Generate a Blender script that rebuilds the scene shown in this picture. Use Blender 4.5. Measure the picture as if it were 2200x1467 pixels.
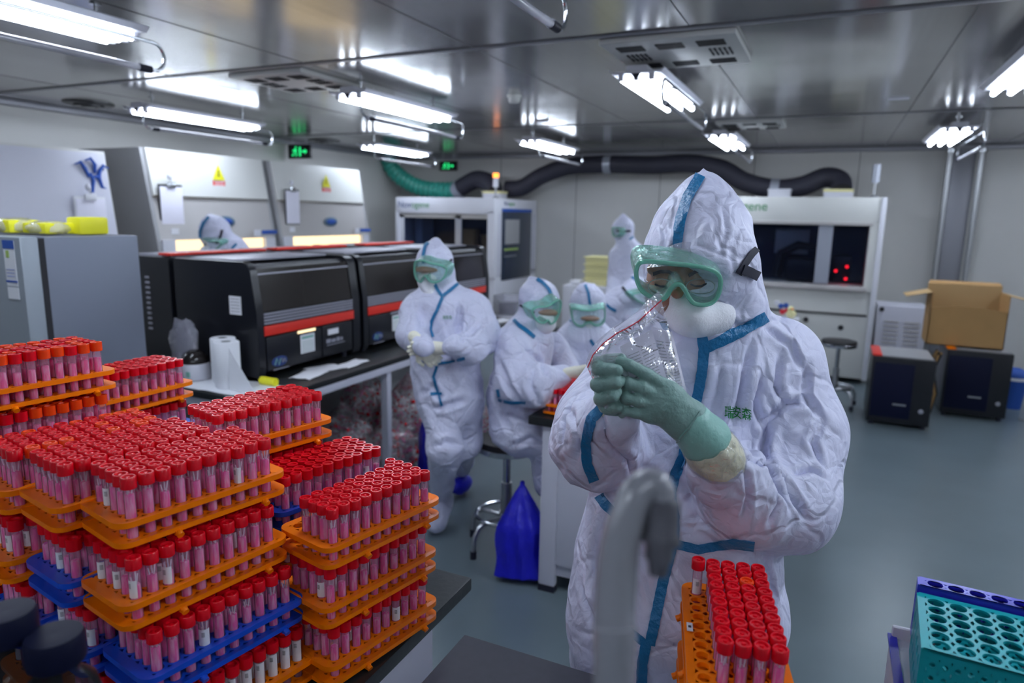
import bpy, bmesh, math, random
import numpy as np
from mathutils import Vector, Matrix, noise
from mathutils.bvhtree import BVHTree
random.seed(7)
for o in list(bpy.data.objects): bpy.data.objects.remove(o)
S = bpy.context.scene
COL = S.collection
# ------------------------------------------------------------------ camera
CX, CY, FP = 1100.0, 733.5, 1467.0
CAM = np.array([0.0, 0.0, 1.72])
_p, _y, _r = math.radians(10.5), math.radians(24.8), math.radians(1.1)
cF = np.array([-math.sin(_y)*math.cos(_p), math.cos(_y)*math.cos(_p), -math.sin(_p)])
_R0 = np.array([math.cos(_y), math.sin(_y), 0.0]); _U0 = np.cross(_R0, cF)
cR = _R0*math.cos(_r) + _U0*math.sin(_r); cU = np.cross(cR, cF)
cam_d = bpy.data.cameras.new('camera'); cam = bpy.data.objects.new('camera', cam_d); COL.objects.link(cam)
cam.matrix_world = Matrix(((cR[0], cU[0], -cF[0], CAM[0]), (cR[1], cU[1], -cF[1], CAM[1]), (cR[2], cU[2], -cF[2], CAM[2]), (0, 0, 0, 1)))
cam_d.sensor_width = 36.0; cam_d.lens = 36.0*FP/2200.0
cam_d.clip_start = 0.02; cam_d.clip_end = 60
cam_d.dof.use_dof = True; cam_d.dof.focus_distance = 1.42; cam_d.dof.aperture_fstop = 2.8
S.camera = cam
# ------------------------------------------------------------------ world and exposure
w = bpy.data.worlds.new('world'); S.world = w; w.use_nodes = True
w.node_tree.nodes['Background'].inputs[0].default_value = (0.55, 0.62, 0.8, 1)
w.node_tree.nodes['Background'].inputs[1].default_value = 0.05
S.view_settings.view_transform = 'Standard'; S.view_settings.look = 'None'
S.view_settings.gamma = 1.0; S.view_settings.exposure = 0.22
S.view_settings.use_curve_mapping = False
LAMP_COLOR = (0.76, 0.86, 1.0); LAMP_POWER = 24.0

def ray(x, y): return (x-CX)*cR - (y-CY)*cU + FP*cF
def at(x, y, d): return CAM + ray(x, y)/FP*d            # a point at a distance in front of the lens
def atz(x, y, z): r = ray(x, y); return CAM + r*(z-CAM[2])/r[2]
def atx(x, y, X): r = ray(x, y); return CAM + r*(X-CAM[0])/r[0]
def aty(x, y, Y): r = ray(x, y); return CAM + r*(Y-CAM[1])/r[1]
hF = np.array([-math.sin(_y), math.cos(_y), 0.0])
hR = _R0.copy(); Zv = np.array([0, 0, 1.0])

# ------------------------------------------------------------------ materials
def nm(name):
    m = bpy.data.materials.new(name); m.use_nodes = True
    nt = m.node_tree; nt.nodes.clear(); out = nt.nodes.new('ShaderNodeOutputMaterial')
    return m, nt, out
def N(nt, t, **kw):
    n = nt.nodes.new(t)
    for k, v in kw.items():
        if k in ('ins',):
            for kk, vv in v.items(): n.inputs[kk].default_value = vv
        else: setattr(n, k, v)
    return n
def pbr(name, col, rough=0.5, metal=0.0, spec=0.5, bump=0.0, bscale=60.0, var=0.0, vscale=8.0, emit=None, estr=0.0, coat=0.0, sheen=0.0, trans=0.0):
    m, nt, out = nm(name)
    b = N(nt, 'ShaderNodeBsdfPrincipled'); L = nt.links.new
    b.inputs['Base Color'].default_value = (*col, 1); b.inputs['Roughness'].default_value = rough
    b.inputs['Metallic'].default_value = metal; b.inputs['Specular IOR Level'].default_value = spec
    b.inputs['Coat Weight'].default_value = coat; b.inputs['Sheen Weight'].default_value = sheen
    b.inputs['Transmission Weight'].default_value = trans
    tc = N(nt, 'ShaderNodeTexCoord')
    if var > 0:
        n = N(nt, 'ShaderNodeTexNoise', ins={'Scale': vscale, 'Detail': 4.0}); L(tc.outputs['Object'], n.inputs['Vector'])
        mx = N(nt, 'ShaderNodeMix', data_type='RGBA')
        mx.inputs['A'].default_value = (*[max(0, c*(1-var)) for c in col], 1); mx.inputs['B'].default_value = (*[min(1, c*(1+var)) for c in col], 1)
        L(n.outputs['Fac'], mx.inputs['Factor']); L(mx.outputs['Result'], b.inputs['Base Color'])
    if bump > 0:
        n = N(nt, 'ShaderNodeTexNoise', ins={'Scale': bscale, 'Detail': 3.0}); L(tc.outputs['Object'], n.inputs['Vector'])
        bp = N(nt, 'ShaderNodeBump', ins={'Strength': bump, 'Distance': 0.01}); L(n.outputs['Fac'], bp.inputs['Height']); L(bp.outputs['Normal'], b.inputs['Normal'])
    if emit:
        b.inputs['Emission Color'].default_value = (*emit, 1); b.inputs['Emission Strength'].default_value = estr
    L(b.outputs[0], out.inputs[0]); return m
def emis(name, col, s):
    m, nt, out = nm(name); e = N(nt, 'ShaderNodeEmission'); e.inputs[0].default_value = (*col, 1); e.inputs[1].default_value = s
    nt.links.new(e.outputs[0], out.inputs[0]); return m
def clearmat(name, tint, alpha, body, rough=0.15, gloss=0.25, bump=0.0, bscale=40.0, speck=0.0):
    # thin plastic: part see-through, part milky, part shiny
    m, nt, out = nm(name); L = nt.links.new
    t = N(nt, 'ShaderNodeBsdfTransparent'); t.inputs[0].default_value = (*tint, 1)
    d = N(nt, 'ShaderNodeBsdfDiffuse'); d.inputs[0].default_value = (*body, 1)
    g = N(nt, 'ShaderNodeBsdfGlossy'); g.inputs[0].default_value = (1, 1, 1, 1); g.inputs['Roughness'].default_value = rough
    m1 = N(nt, 'ShaderNodeMixShader'); m1.inputs[0].default_value = alpha
    L(t.outputs[0], m1.inputs[1]); L(d.outputs[0], m1.inputs[2])
    fr = N(nt, 'ShaderNodeLayerWeight'); fr.inputs[0].default_value = gloss
    m2 = N(nt, 'ShaderNodeMixShader'); L(fr.outputs['Fresnel'], m2.inputs[0]); L(m1.outputs[0], m2.inputs[1]); L(g.outputs[0], m2.inputs[2])
    tc = N(nt, 'ShaderNodeTexCoord')
    if bump > 0:
        n = N(nt, 'ShaderNodeTexNoise', ins={'Scale': bscale, 'Detail': 4.0, 'Distortion': 1.0}); L(tc.outputs['Object'], n.inputs['Vector'])
        bp = N(nt, 'ShaderNodeBump', ins={'Strength': bump, 'Distance': 0.02}); L(n.outputs['Fac'], bp.inputs['Height'])
        L(bp.outputs['Normal'], g.inputs['Normal']); L(bp.outputs['Normal'], fr.inputs['Normal'])
    if speck > 0:
        n = N(nt, 'ShaderNodeTexNoise', ins={'Scale': 90.0, 'Detail': 3.0}); L(tc.outputs['Object'], n.inputs['Vector'])
        mr = N(nt, 'ShaderNodeMapRange', ins={'From Min': 0.35, 'From Max': 0.75, 'To Min': alpha, 'To Max': alpha+speck}); L(n.outputs['Fac'], mr.inputs['Value']); L(mr.outputs[0], m1.inputs[0])
    L(m2.outputs[0], out.inputs[0]); return m
def suitmat(name, col):
    m, nt, out = nm(name); L = nt.links.new
    b = N(nt, 'ShaderNodeBsdfPrincipled', ins={'Roughness': 0.42, 'Specular IOR Level': 0.45})
    b.inputs['Base Color'].default_value = (*col, 1)
    tc = N(nt, 'ShaderNodeTexCoord')
    nz = N(nt, 'ShaderNodeTexNoise', ins={'Scale': 5.0, 'Detail': 3.0}); L(tc.outputs['Object'], nz.inputs['Vector'])
    wp = N(nt, 'ShaderNodeMix', data_type='VECTOR'); wp.inputs['Factor'].default_value = 0.16
    L(tc.outputs['Object'], wp.inputs['A']); L(nz.outputs['Color'], wp.inputs['B'])
    v = N(nt, 'ShaderNodeTexVoronoi', feature='DISTANCE_TO_EDGE', ins={'Scale': 9.0}); L(wp.outputs['Result'], v.inputs['Vector'])
    r = N(nt, 'ShaderNodeMapRange', interpolation_type='SMOOTHSTEP', ins={'From Min': 0.0, 'From Max': 0.10}); L(v.outputs['Distance'], r.inputs['Value'])
    v2 = N(nt, 'ShaderNodeTexVoronoi', feature='DISTANCE_TO_EDGE', ins={'Scale': 34.0}); L(wp.outputs['Result'], v2.inputs['Vector'])
    r2 = N(nt, 'ShaderNodeMapRange', ins={'From Min': 0.0, 'From Max': 0.25}); L(v2.outputs['Distance'], r2.inputs['Value'])
    n3 = N(nt, 'ShaderNodeTexNoise', ins={'Scale': 22.0, 'Detail': 5.0, 'Distortion': 1.5}); L(tc.outputs['Object'], n3.inputs['Vector'])
    a = N(nt, 'ShaderNodeMath', operation='MULTIPLY_ADD', ins={1: 0.35}); L(r2.outputs[0], a.inputs[0]); L(r.outputs[0], a.inputs[2])
    a2 = N(nt, 'ShaderNodeMath', operation='MULTIPLY_ADD', ins={1: 0.8}); L(n3.outputs['Fac'], a2.inputs[0]); L(a.outputs[0], a2.inputs[2])
    bp = N(nt, 'ShaderNodeBump', ins={'Strength': 0.6, 'Distance': 0.006}); L(a2.outputs[0], bp.inputs['Height']); L(bp.outputs['Normal'], b.inputs['Normal'])
    L(b.outputs[0], out.inputs[0]); return m

M = {}
def streakmat(name, c1, c2):
    m, nt, out = nm(name); L = nt.links.new
    b = N(nt, 'ShaderNodeBsdfPrincipled', ins={'Roughness': 0.3})
    tc = N(nt, 'ShaderNodeTexCoord'); mp = N(nt, 'ShaderNodeMapping'); mp.inputs['Scale'].default_value = (170, 170, 28)
    oi = N(nt, 'ShaderNodeObjectInfo'); ad = N(nt, 'ShaderNodeVectorMath', operation='ADD')
    L(tc.outputs['Object'], ad.inputs[0]); L(oi.outputs['Random'], ad.inputs[1])
    L(ad.outputs[0], mp.inputs[0]); n = N(nt, 'ShaderNodeTexNoise', ins={'Scale': 1.0, 'Detail': 2.0}); L(mp.outputs[0], n.inputs['Vector'])
    r = N(nt, 'ShaderNodeMapRange', ins={'From Min': 0.4, 'From Max': 0.72}); L(n.outputs['Fac'], r.inputs['Value'])
    mx = N(nt, 'ShaderNodeMix', data_type='RGBA'); mx.inputs['A'].default_value = (*c1, 1); mx.inputs['B'].default_value = (*c2, 1)
    L(r.outputs[0], mx.inputs['Factor']); L(mx.outputs['Result'], b.inputs['Base Color'])
    t = N(nt, 'ShaderNodeBsdfTranslucent'); L(mx.outputs['Result'], t.inputs[0])
    ms = N(nt, 'ShaderNodeMixShader'); ms.inputs[0].default_value = 0.35; L(b.outputs[0], ms.inputs[1]); L(t.outputs[0], ms.inputs[2])
    L(ms.outputs[0], out.inputs[0]); return m
M['cap'] = pbr('red_cap', (0.74, 0.003, 0.014), 0.22, spec=0.35)
M['cap2'] = pbr('orange_red_cap', (0.90, 0.06, 0.004), 0.25, spec=.35)
M['liquid'] = streakmat('pink_liquid', (0.98, 0.035, 0.42), (1.0, 0.58, 0.80))
M['blood'] = pbr('dark_red_liquid', (0.10, 0.008, 0.02), 0.25)
M['tube'] = clearmat('clear_tube', (1.0, 0.95, 0.98), 0.22, (1.0, 0.58, 0.80), 0.12, 0.15)
M['orange'] = pbr('orange_plastic', (1.0, 0.215, 0.0), 0.32, spec=.25)
M['blue'] = pbr('blue_plastic', (0.008, 0.08, 0.62), 0.28, spec=.4)
M['teal'] = pbr('teal_plastic', (0.004, 0.36, 0.40), 0.35)
M['violet'] = pbr('violet_blue_plastic', (0.03, 0.03, 0.55), 0.3)
M['label'] = pbr('label_paper', (0.8, 0.8, 0.84), 0.6)
M['ink'] = pbr('ink', (0.03, 0.03, 0.04), 0.6)
M['suit'] = suitmat('white_coverall', (0.66, 0.67, 0.84))
M['suit2'] = suitmat('white_coverall_far', (0.65, 0.66, 0.82))
M['tape'] = pbr('blue_tape', (0.006, 0.16, 0.36), 0.4, bump=0.5, bscale=90)
M['glove'] = pbr('green_glove', (0.22, 0.37, 0.33), 0.45, bump=0.25, bscale=140, var=0.12, vscale=20)
M['cuff'] = pbr('green_glove_cuff', (0.26, 0.52, 0.45), 0.4, bump=0.15, bscale=100)
M['cream'] = pbr('cream_glove', (0.86, 0.83, 0.68), 0.4, bump=0.3, bscale=80, var=0.08, vscale=15)
M['cleartape'] = clearmat('clear_sticky_tape', (1, 1, 0.97), 0.06, (0.9, 0.9, 0.85), 0.10, 0.15, bump=1.0, bscale=60)
M['gframe'] = clearmat('green_soft_plastic', (0.62, 0.95, 0.82), 0.45, (0.34, 0.78, 0.62), 0.15, 0.28)
M['gskirt'] = clearmat('green_clear_skirt', (0.72, 0.95, 0.88), 0.24, (0.50, 0.84, 0.74), 0.12, 0.22, bump=0.5, bscale=40)
M['lens'] = clearmat('goggle_lens', (0.97, 1.0, 0.99), 0.03, (0.8, 0.85, 0.85), 0.05, 0.12, speck=0.18)
M['mask'] = pbr('white_mask', (0.80, 0.80, 0.84), 0.75, bump=0.2, bscale=200)
M['skin'] = pbr('skin', (0.36, 0.17, 0.105), 0.5, var=0.1)
M['black'] = pbr('black_rubber', (0.012, 0.013, 0.03), 0.5)
M['plasticbag'] = clearmat('clear_bag', (1, 1, 1), 0.27, (0.84, 0.84, 1.0), 0.10, 0.28, bump=1.0, bscale=22)
M['redzip'] = pbr('red_zip', (0.75, 0.02, 0.04), 0.4)
M['paper'] = pbr('paper', (0.86, 0.84, 0.95), 0.7)
M['whitepaper'] = pbr('white_paper', (0.85, 0.86, 0.9), 0.7)
M['chrome'] = pbr('chrome', (0.6, 0.62, 0.65), 0.18, 1.0)
M['steel'] = pbr('dull_steel', (0.45, 0.46, 0.48), 0.35, 0.9)
M['whitepl'] = pbr('white_enamel', (0.72, 0.72, 0.78), 0.35)
M['cream_en'] = pbr('cream_enamel', (0.66, 0.66, 0.63), 0.4)
M['greypl'] = pbr('grey_enamel', (0.33, 0.33, 0.34), 0.4)
M['midgrey'] = pbr('warm_grey_enamel', (0.44, 0.42, 0.41), 0.35)
M['fridge'] = pbr('grey_fridge_steel', (0.20, 0.22, 0.28), 0.42, 0.35)
M['fridgedoor'] = pbr('fridge_door_steel', (0.33, 0.37, 0.41), 0.38, 0.3)
M['darkgap'] = pbr('dark_rubber_gap', (0.02, 0.02, 0.025), 0.6)
M['blackpl'] = pbr('black_enamel', (0.008, 0.009, 0.013), 0.3)
M['blackglass'] = pbr('smoked_glass', (0.022, 0.018, 0.017), 0.13, spec=0.5)
M['red'] = pbr('red_stripe', (0.80, 0.035, 0.02), 0.35)
M['silver'] = pbr('silver_stripe', (0.38, 0.38, 0.44), 0.35, 0.3)
M['bench'] = pbr('black_worktop', (0.015, 0.017, 0.018), 0.35, bump=0.05)
M['slate'] = pbr('dark_slate_top', (0.030, 0.030, 0.045), 0.55, var=0.25, vscale=60)
M['cabwhite'] = pbr('white_cabinet', (0.62, 0.62, 0.70), 0.45)
M['card'] = pbr('cardboard', (0.42, 0.24, 0.09), 0.8, var=0.1)
M['cardin'] = pbr('cardboard_inside', (0.50, 0.33, 0.15), 0.8)
M['yellow'] = pbr('yellow_plastic', (0.85, 0.80, 0.02), 0.4)
M['paleyellow'] = pbr('pale_yellow_plastic', (0.86, 0.80, 0.42), 0.5)
M['bluebag'] = pbr('blue_bag', (0.012, 0.012, 0.52), 0.35, bump=0.8, bscale=18)
M['bluescreen'] = pbr('deep_blue_glass', (0.012, 0.025, 0.055), 0.1)
M['seatblack'] = pbr('black_vinyl', (0.012, 0.012, 0.014), 0.35)
M['ductblack'] = pbr('black_duct', (0.028, 0.028, 0.045), 0.6)
M['ductgreen'] = pbr('green_duct', (0.04, 0.36, 0.28), 0.4)
M['greenlit'] = emis('exit_green', (0.02, 0.8, 0.22), 1.2)
M['orangelit'] = emis('tower_orange', (1.0, 0.28, 0.04), 3.0)
M['redlit'] = emis('red_led', (1.0, 0.01, 0.02), 4.0)
M['warmlit'] = emis('hood_lamp', (1.0, 0.78, 0.46), 1.5)
M['tubelit'] = emis('lamp_tube', LAMP_COLOR, LAMP_POWER)
M['uvglass'] = clearmat('quartz_tube', (1, 1, 1), 0.5, (0.9, 0.9, 1.0), 0.05, 0.5)
M['winglass'] = clearmat('window_glass', (.62, .68, .80), .05, (.08, .09, .13), .06, .10)
M['badge'] = pbr('badge_blue_grey', (.10, .17, .24), .35)
M['navy'] = pbr('navy_lid', (0.004, 0.006, 0.026), 0.5, spec=.2)
M['greenink'] = pbr('green_ink', (0.01, 0.22, 0.05), 0.6)
M['blueink'] = pbr('blue_ink', (0.02, 0.09, 0.42), 0.6)
M['navyink'] = pbr('navy_ink', (0.02, 0.05, 0.20), 0.6)
M['lime'] = pbr('lime_ink', (0.35, 0.5, 0.12), 0.6)
M['nozzle'] = pbr('grey_nozzle', (0.10, 0.10, 0.12), 0.4)
M['hose'] = pbr('silvery_pipe', (0.36, 0.38, 0.44), 0.3, 0.2)

# ------------------------------------------------------------------ mesh builder
class MB:
    def __init__(s): s.v = []; s.f = []; s.m = []; s.mats = []
    def mi(s, mat):
        if mat is None: mat = s.mats[0] if s.mats else None
        if mat not in s.mats: s.mats.append(mat)
        return s.mats.index(mat)
    def add(s, vs, fs, mat):
        b = len(s.v); k = s.mi(mat)
        s.v.extend([tuple(map(float, p)) for p in vs]); s.f.extend([tuple(b+i for i in f) for f in fs]); s.m.extend([k]*len(fs))
    def box(s, c, d, mat, b=0.0, rz=0.0, rx=0.0, ry=0.0):
        hx, hy, hz = d[0]/2, d[1]/2, d[2]/2; b = min(b, hx*.9, hy*.9, hz*.9)
        R = Matrix.Rotation(rz, 3, 'Z') @ Matrix.Rotation(ry, 3, 'Y') @ Matrix.Rotation(rx, 3, 'X')
        if b <= 0:
            vs = [(x, y, z) for x in (-hx, hx) for y in (-hy, hy) for z in (-hz, hz)]
            fs = [(0, 1, 3, 2), (4, 6, 7, 5), (0, 4, 5, 1), (2, 3, 7, 6), (0, 2, 6, 4), (1, 5, 7, 3)]
        else:
            bm = bmesh.new(); bmesh.ops.create_cube(bm, size=1.0)
            for v in bm.verts: v.co = Vector((v.co.x*2*hx, v.co.y*2*hy, v.co.z*2*hz))
            bmesh.ops.bevel(bm, geom=list(bm.edges), offset=b, segments=2, affect='EDGES', profile=0.6)
            bm.verts.index_update(); vs = [tuple(v.co) for v in bm.verts]; fs = [tuple(v.index for v in f.verts) for f in bm.faces]; bm.free()
        vs = [tuple(R @ Vector(p) + Vector(c)) for p in vs]; s.add(vs, fs, mat)
    def bx(s, x0, x1, y0, y1, z0, z1, mat, b=0.0): s.box(((x0+x1)/2, (y0+y1)/2, (z0+z1)/2), (abs(x1-x0), abs(y1-y0), abs(z1-z0)), mat, b)
    def tube(s, pts, r, mat, seg=10, caps=True, closed=False, flat=None):
        P = [Vector(p) for p in pts]; n = len(P); rs = r if hasattr(r, '__len__') else [r]*n
        T = []
        for i in range(n):
            a = P[(i-1) % n] if (closed or i > 0) else P[i]; b = P[(i+1) % n] if (closed or i < n-1) else P[i]
            t = (b-a); T.append(t.normalized() if t.length > 1e-9 else Vector((0, 0, 1)))
        u = T[0].orthogonal().normalized() if flat is None else Vector(flat)
        vs = []; fs = []
        for i in range(n):
            u = (u - T[i]*u.dot(T[i])); u = u.normalized() if u.length > 1e-6 else T[i].orthogonal().normalized()
            w_ = T[i].cross(u)
            for k in range(seg):
                a = 2*math.pi*k/seg; vs.append(P[i]+(u*math.cos(a)+w_*math.sin(a))*rs[i])
        m_ = n if closed else n-1
        for i in range(m_):
            j = (i+1) % n
            for k in range(seg):
                k2 = (k+1) % seg; fs.append((i*seg+k, i*seg+k2, j*seg+k2, j*seg+k))
        if caps and not closed: fs.append(tuple(range(seg))[::-1]); fs.append(tuple((n-1)*seg+k for k in range(seg)))
        s.add(vs, fs, mat)
    def cyl(s, a, b, r, mat, r2=None, seg=20): s.tube([a, b], [r, r if r2 is None else r2], mat, seg)
    def lathe(s, prof, c, mat, seg=24, ax=None):
        # prof: (radius, height) list
        vs = []; fs = []; n = len(prof)
        R = Matrix.Identity(3) if ax is None else Vector((0, 0, 1)).rotation_difference(Vector(ax)).to_matrix()
        for (r, z) in prof:
            for k in range(seg):
                a = 2*math.pi*k/seg; vs.append(R @ Vector((r*math.cos(a), r*math.sin(a), z)) + Vector(c))
        for i in range(n-1):
            for k in range(seg):
                k2 = (k+1) % seg; fs.append((i*seg+k, i*seg+k2, (i+1)*seg+k2, (i+1)*seg+k))
        if prof[0][0] > 1e-6: fs.append(tuple(range(seg))[::-1])
        if prof[-1][0] > 1e-6: fs.append(tuple((n-1)*seg+k for k in range(seg)))
        s.add(vs, fs, mat)
    def ell(s, c, r, mat, seg=20, rings=12, R=None):
        vs = []; fs = []
        for i in range(rings+1):
            th = math.pi*i/rings
            for k in range(seg):
                a = 2*math.pi*k/seg; p = Vector((r[0]*math.sin(th)*math.cos(a), r[1]*math.sin(th)*math.sin(a), r[2]*math.cos(th)))
                if R is not None: p = R @ p
                vs.append(p+Vector(c))
        for i in range(rings):
            for k in range(seg):
                k2 = (k+1) % seg; fs.append((i*seg+k, (i+1)*seg+k, (i+1)*seg+k2, i*seg+k2))
        s.add(vs, fs, mat)
    def grid(s, P, mat, thick=0.0):
        nu, nv = len(P), len(P[0]); vs = [Vector(p) for row in P for p in row]; fs = []
        for i in range(nu-1):
            for j in range(nv-1): fs.append((i*nv+j, (i+1)*nv+j, (i+1)*nv+j+1, i*nv+j+1))
        if thick > 0:
            nrm = [Vector((0, 0, 0)) for _ in vs]
            for f in fs:
                nn = (vs[f[1]]-vs[f[0]]).cross(vs[f[3]]-vs[f[0]])
                for i in f: nrm[i] += nn
            nrm = [q.normalized() if q.length > 0 else Vector((0, 0, 1)) for q in nrm]
            m_ = len(vs); back = [v-nn*thick for v, nn in zip(vs, nrm)]
            f2 = [tuple(i+m_ for i in f)[::-1] for f in fs]; side = []
            edge = [i*nv for i in range(nu)] + [(nu-1)*nv+j for j in range(1, nv)] + [i*nv+nv-1 for i in range(nu-2, -1, -1)] + [j for j in range(nv-2, 0, -1)]
            for a, b in zip(edge, edge[1:]+edge[:1]): side.append((a, a+m_, b+m_, b))
            vs = vs+back; fs = fs+f2+side
        s.add(vs, fs, mat)
    def prism(s, poly, vec, mat):
        n = len(poly); v1 = [Vector(p) for p in poly]; v2 = [p+Vector(vec) for p in v1]
        fs = [tuple(range(n)), tuple(range(2*n-1, n-1, -1))]+[(i, i+n, (i+1) % n+n, (i+1) % n) for i in range(n)]
        s.add(v1+v2, fs, mat)
    def build(s, name, parent=None, world=True, sharp=40, flat=False):
        me = bpy.data.meshes.new(name)
        V = s.v
        if parent is not None and world:
            inv = parent.matrix_basis.inverted() if parent.parent is None else (parent.parent.matrix_basis @ parent.matrix_basis).inverted()
            V = [tuple(inv @ Vector(p)) for p in V]
        me.from_pydata(V, [], s.f)
        for m in s.mats: me.materials.append(m)
        me.polygons.foreach_set('material_index', s.m)
        me.validate(); me.update()
        bm = bmesh.new(); bm.from_mesh(me); bmesh.ops.recalc_face_normals(bm, faces=list(bm.faces)); bm.to_mesh(me); bm.free()
        if not flat:
            me.polygons.foreach_set('use_smooth', [True]*len(me.polygons)); me.set_sharp_from_angle(angle=math.radians(sharp))
        o = bpy.data.objects.new(name, me); COL.objects.link(o)
        if parent is not None: o.parent = parent
        return o
def tag(o, label, cat, group=None, kind=None):
    if label: o['label'] = label
    if cat: o['category'] = cat
    if group: o['group'] = group
    if kind: o['kind'] = kind
    return o
def thing(name, label, cat, loc=(0, 0, 0), rz=0.0, group=None):
    o = bpy.data.objects.new(name, None); COL.objects.link(o); o.empty_display_size = 0.05
    o.location = loc; o.rotation_euler = (0, 0, rz)
    o.matrix_basis = Matrix.Translation(Vector(loc)) @ Matrix.Rotation(rz, 4, 'Z')
    return tag(o, label, cat, group)
KIDS = {}
def copy_tree(o, loc=None, rz=None, label=None, group=None):
    def rec(a, par):
        c = a.copy(); COL.objects.link(c); c.parent = par
        for ch in [x for x in a.children]: rec(ch, c)
        return c
    c = rec(o, None)
    l = Vector(loc) if loc is not None else o.location.copy(); r = rz if rz is not None else o.rotation_euler[2]
    c.matrix_basis = Matrix.Translation(l) @ Matrix.Rotation(r, 4, 'Z')
    if label: c['label'] = label
    if group: c['group'] = group
    return c
def structure(mb, name, **k):
    o = mb.build(name, **k); o['kind'] = 'structure'; return o
def textmesh(txt, size, depth=0.0005):
    cu = bpy.data.curves.new('t', 'FONT'); cu.body = txt; cu.size = size; cu.extrude = depth; cu.align_x = 'CENTER'; cu.align_y = 'CENTER'; cu.resolution_u = 3
    o = bpy.data.objects.new('t', cu); COL.objects.link(o); dg = bpy.context.evaluated_depsgraph_get(); dg.update()
    me = bpy.data.meshes.new_from_object(o.evaluated_get(dg)); vs = [v.co.copy() for v in me.vertices]; fs = [tuple(p.vertices) for p in me.polygons]
    bpy.data.objects.remove(o); bpy.data.curves.remove(cu); bpy.data.meshes.remove(me); return vs, fs
def text_on(mb, txt, size, c, right, up, mat, bold=0):
    vs, fs = textmesh(txt, size, 0.0006); r, u = Vector(right).normalized(), Vector(up).normalized(); n = r.cross(u)
    mb.add([Vector(c)+r*v.x+u*v.y+n*v.z for v in vs], fs, mat)
# ================================================================== the room
H = 2.6; XL, XR, YB, YF = -6.4, 3.0, 9.45, -4.5
def roommat(name, col, rough, metal, sx, bump=0.03):
    m, nt, out = nm(name); L = nt.links.new
    b = N(nt, 'ShaderNodeBsdfPrincipled', ins={'Roughness': rough, 'Metallic': metal}); tc = N(nt, 'ShaderNodeTexCoord')
    mp = N(nt, 'ShaderNodeMapping'); mp.inputs['Scale'].default_value = sx; L(tc.outputs['Object'], mp.inputs[0])
    n = N(nt, 'ShaderNodeTexNoise', ins={'Scale': 1.0, 'Detail': 4.0}); L(mp.outputs[0], n.inputs['Vector'])
    mx = N(nt, 'ShaderNodeMix', data_type='RGBA'); mx.inputs['A'].default_value = (*[c*.82 for c in col], 1); mx.inputs['B'].default_value = (*[c*1.15 for c in col], 1)
    L(n.outputs['Fac'], mx.inputs['Factor']); L(mx.outputs['Result'], b.inputs['Base Color'])
    n2 = N(nt, 'ShaderNodeTexNoise', ins={'Scale': 1.3, 'Detail': 1.0}); L(tc.outputs['Object'], n2.inputs['Vector'])
    bp = N(nt, 'ShaderNodeBump', ins={'Strength': bump, 'Distance': 0.3}); L(n2.outputs['Fac'], bp.inputs['Height']); L(bp.outputs['Normal'], b.inputs['Normal'])
    L(b.outputs[0], out.inputs[0]); return m
M['ceil'] = roommat('brushed_ceiling_panel', (0.44, 0.435, 0.435), 0.17, 0.72, (40, 0.7, 1), 0.03)
M['wall'] = roommat('painted_wall_panel', (0.62, 0.61, 0.59), 0.38, 0.0, (0.6, 0.6, 0.3), 0.0)
M['floor'] = roommat('blue_grey_vinyl_floor', (0.135, 0.175, 0.195), 0.30, 0.0, (2.2, 2.2, 1), 0.02)
M['seam'] = pbr('dark_seam', (0.12, 0.12, 0.13), 0.5); M['cove'] = pbr('aluminium_cove', (0.26, 0.26, 0.29), 0.4, 0.4)
b = MB(); b.bx(XL-.1, XR+.1, YF-.1, YB+.1, -0.1, 0, M['floor']); structure(b, 'floor')
b = MB(); b.bx(XL-.1, XR+.1, YF-.1, YB+.1, H, H+.1, M['ceil']); structure(b, 'ceiling')
b = MB(); b.bx(XL-.1, XL, YF, YB, 0, H, M['wall']); structure(b, 'wall_left')
b = MB(); b.bx(XR, XR+.1, YF, YB, 0, H, M['wall']); structure(b, 'wall_right')
b = MB(); b.bx(XL-.1, XR+.1, YB, YB+.1, 0, H, M['wall']); structure(b, 'wall_back')
b = MB(); b.bx(XL-.1, XR+.1, YF-.1, YF, 0, H, M['wall']); structure(b, 'wall_front')
n = 1
for y in (0.3, 3.45, 6.6):
    b = MB(); b.box(((XL+XR)/2, y, H-.003), (XR-XL-.02, .05, .006), M['cove'], .002); b.box(((XL+XR)/2, y-.028, H-.002), (XR-XL-.02, .006, .005), M['seam']); structure(b, 'trim_%d' % n); n += 1
for x in (-5.3, -4.15, -3.0, -1.85, -0.7, 0.45, 1.6):
    b = MB(); b.box((x, (YF+YB)/2, H-.0008), (.006, YB-YF-.1, .0016), M['seam']); structure(b, 'trim_%d' % n); n += 1
b = MB(); b.box((XL+.03, (YF+YB)/2, H-.03), (.06, YB-YF, .06), M['cove'], .02); structure(b, 'trim_%d' % n); n += 1
b = MB(); b.box(((XL+XR)/2, YB-.03, H-.03), (XR-XL, .06, .06), M['cove'], .02); structure(b, 'trim_%d' % n); n += 1
for x in (-4.6, -3.4, -2.2, -1.0, 0.2): 
    b = MB(); b.box((x, YB-.001, H/2), (.008, .002, H), M['seam']); structure(b, 'trim_%d' % n); n += 1
for x, nme in ((0, 'baseboard_back'),): b = MB(); b.box(((XL+XR)/2, YB-.02, .04), (XR-XL, .04, .08), M['cove'], .01); structure(b, nme)
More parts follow.
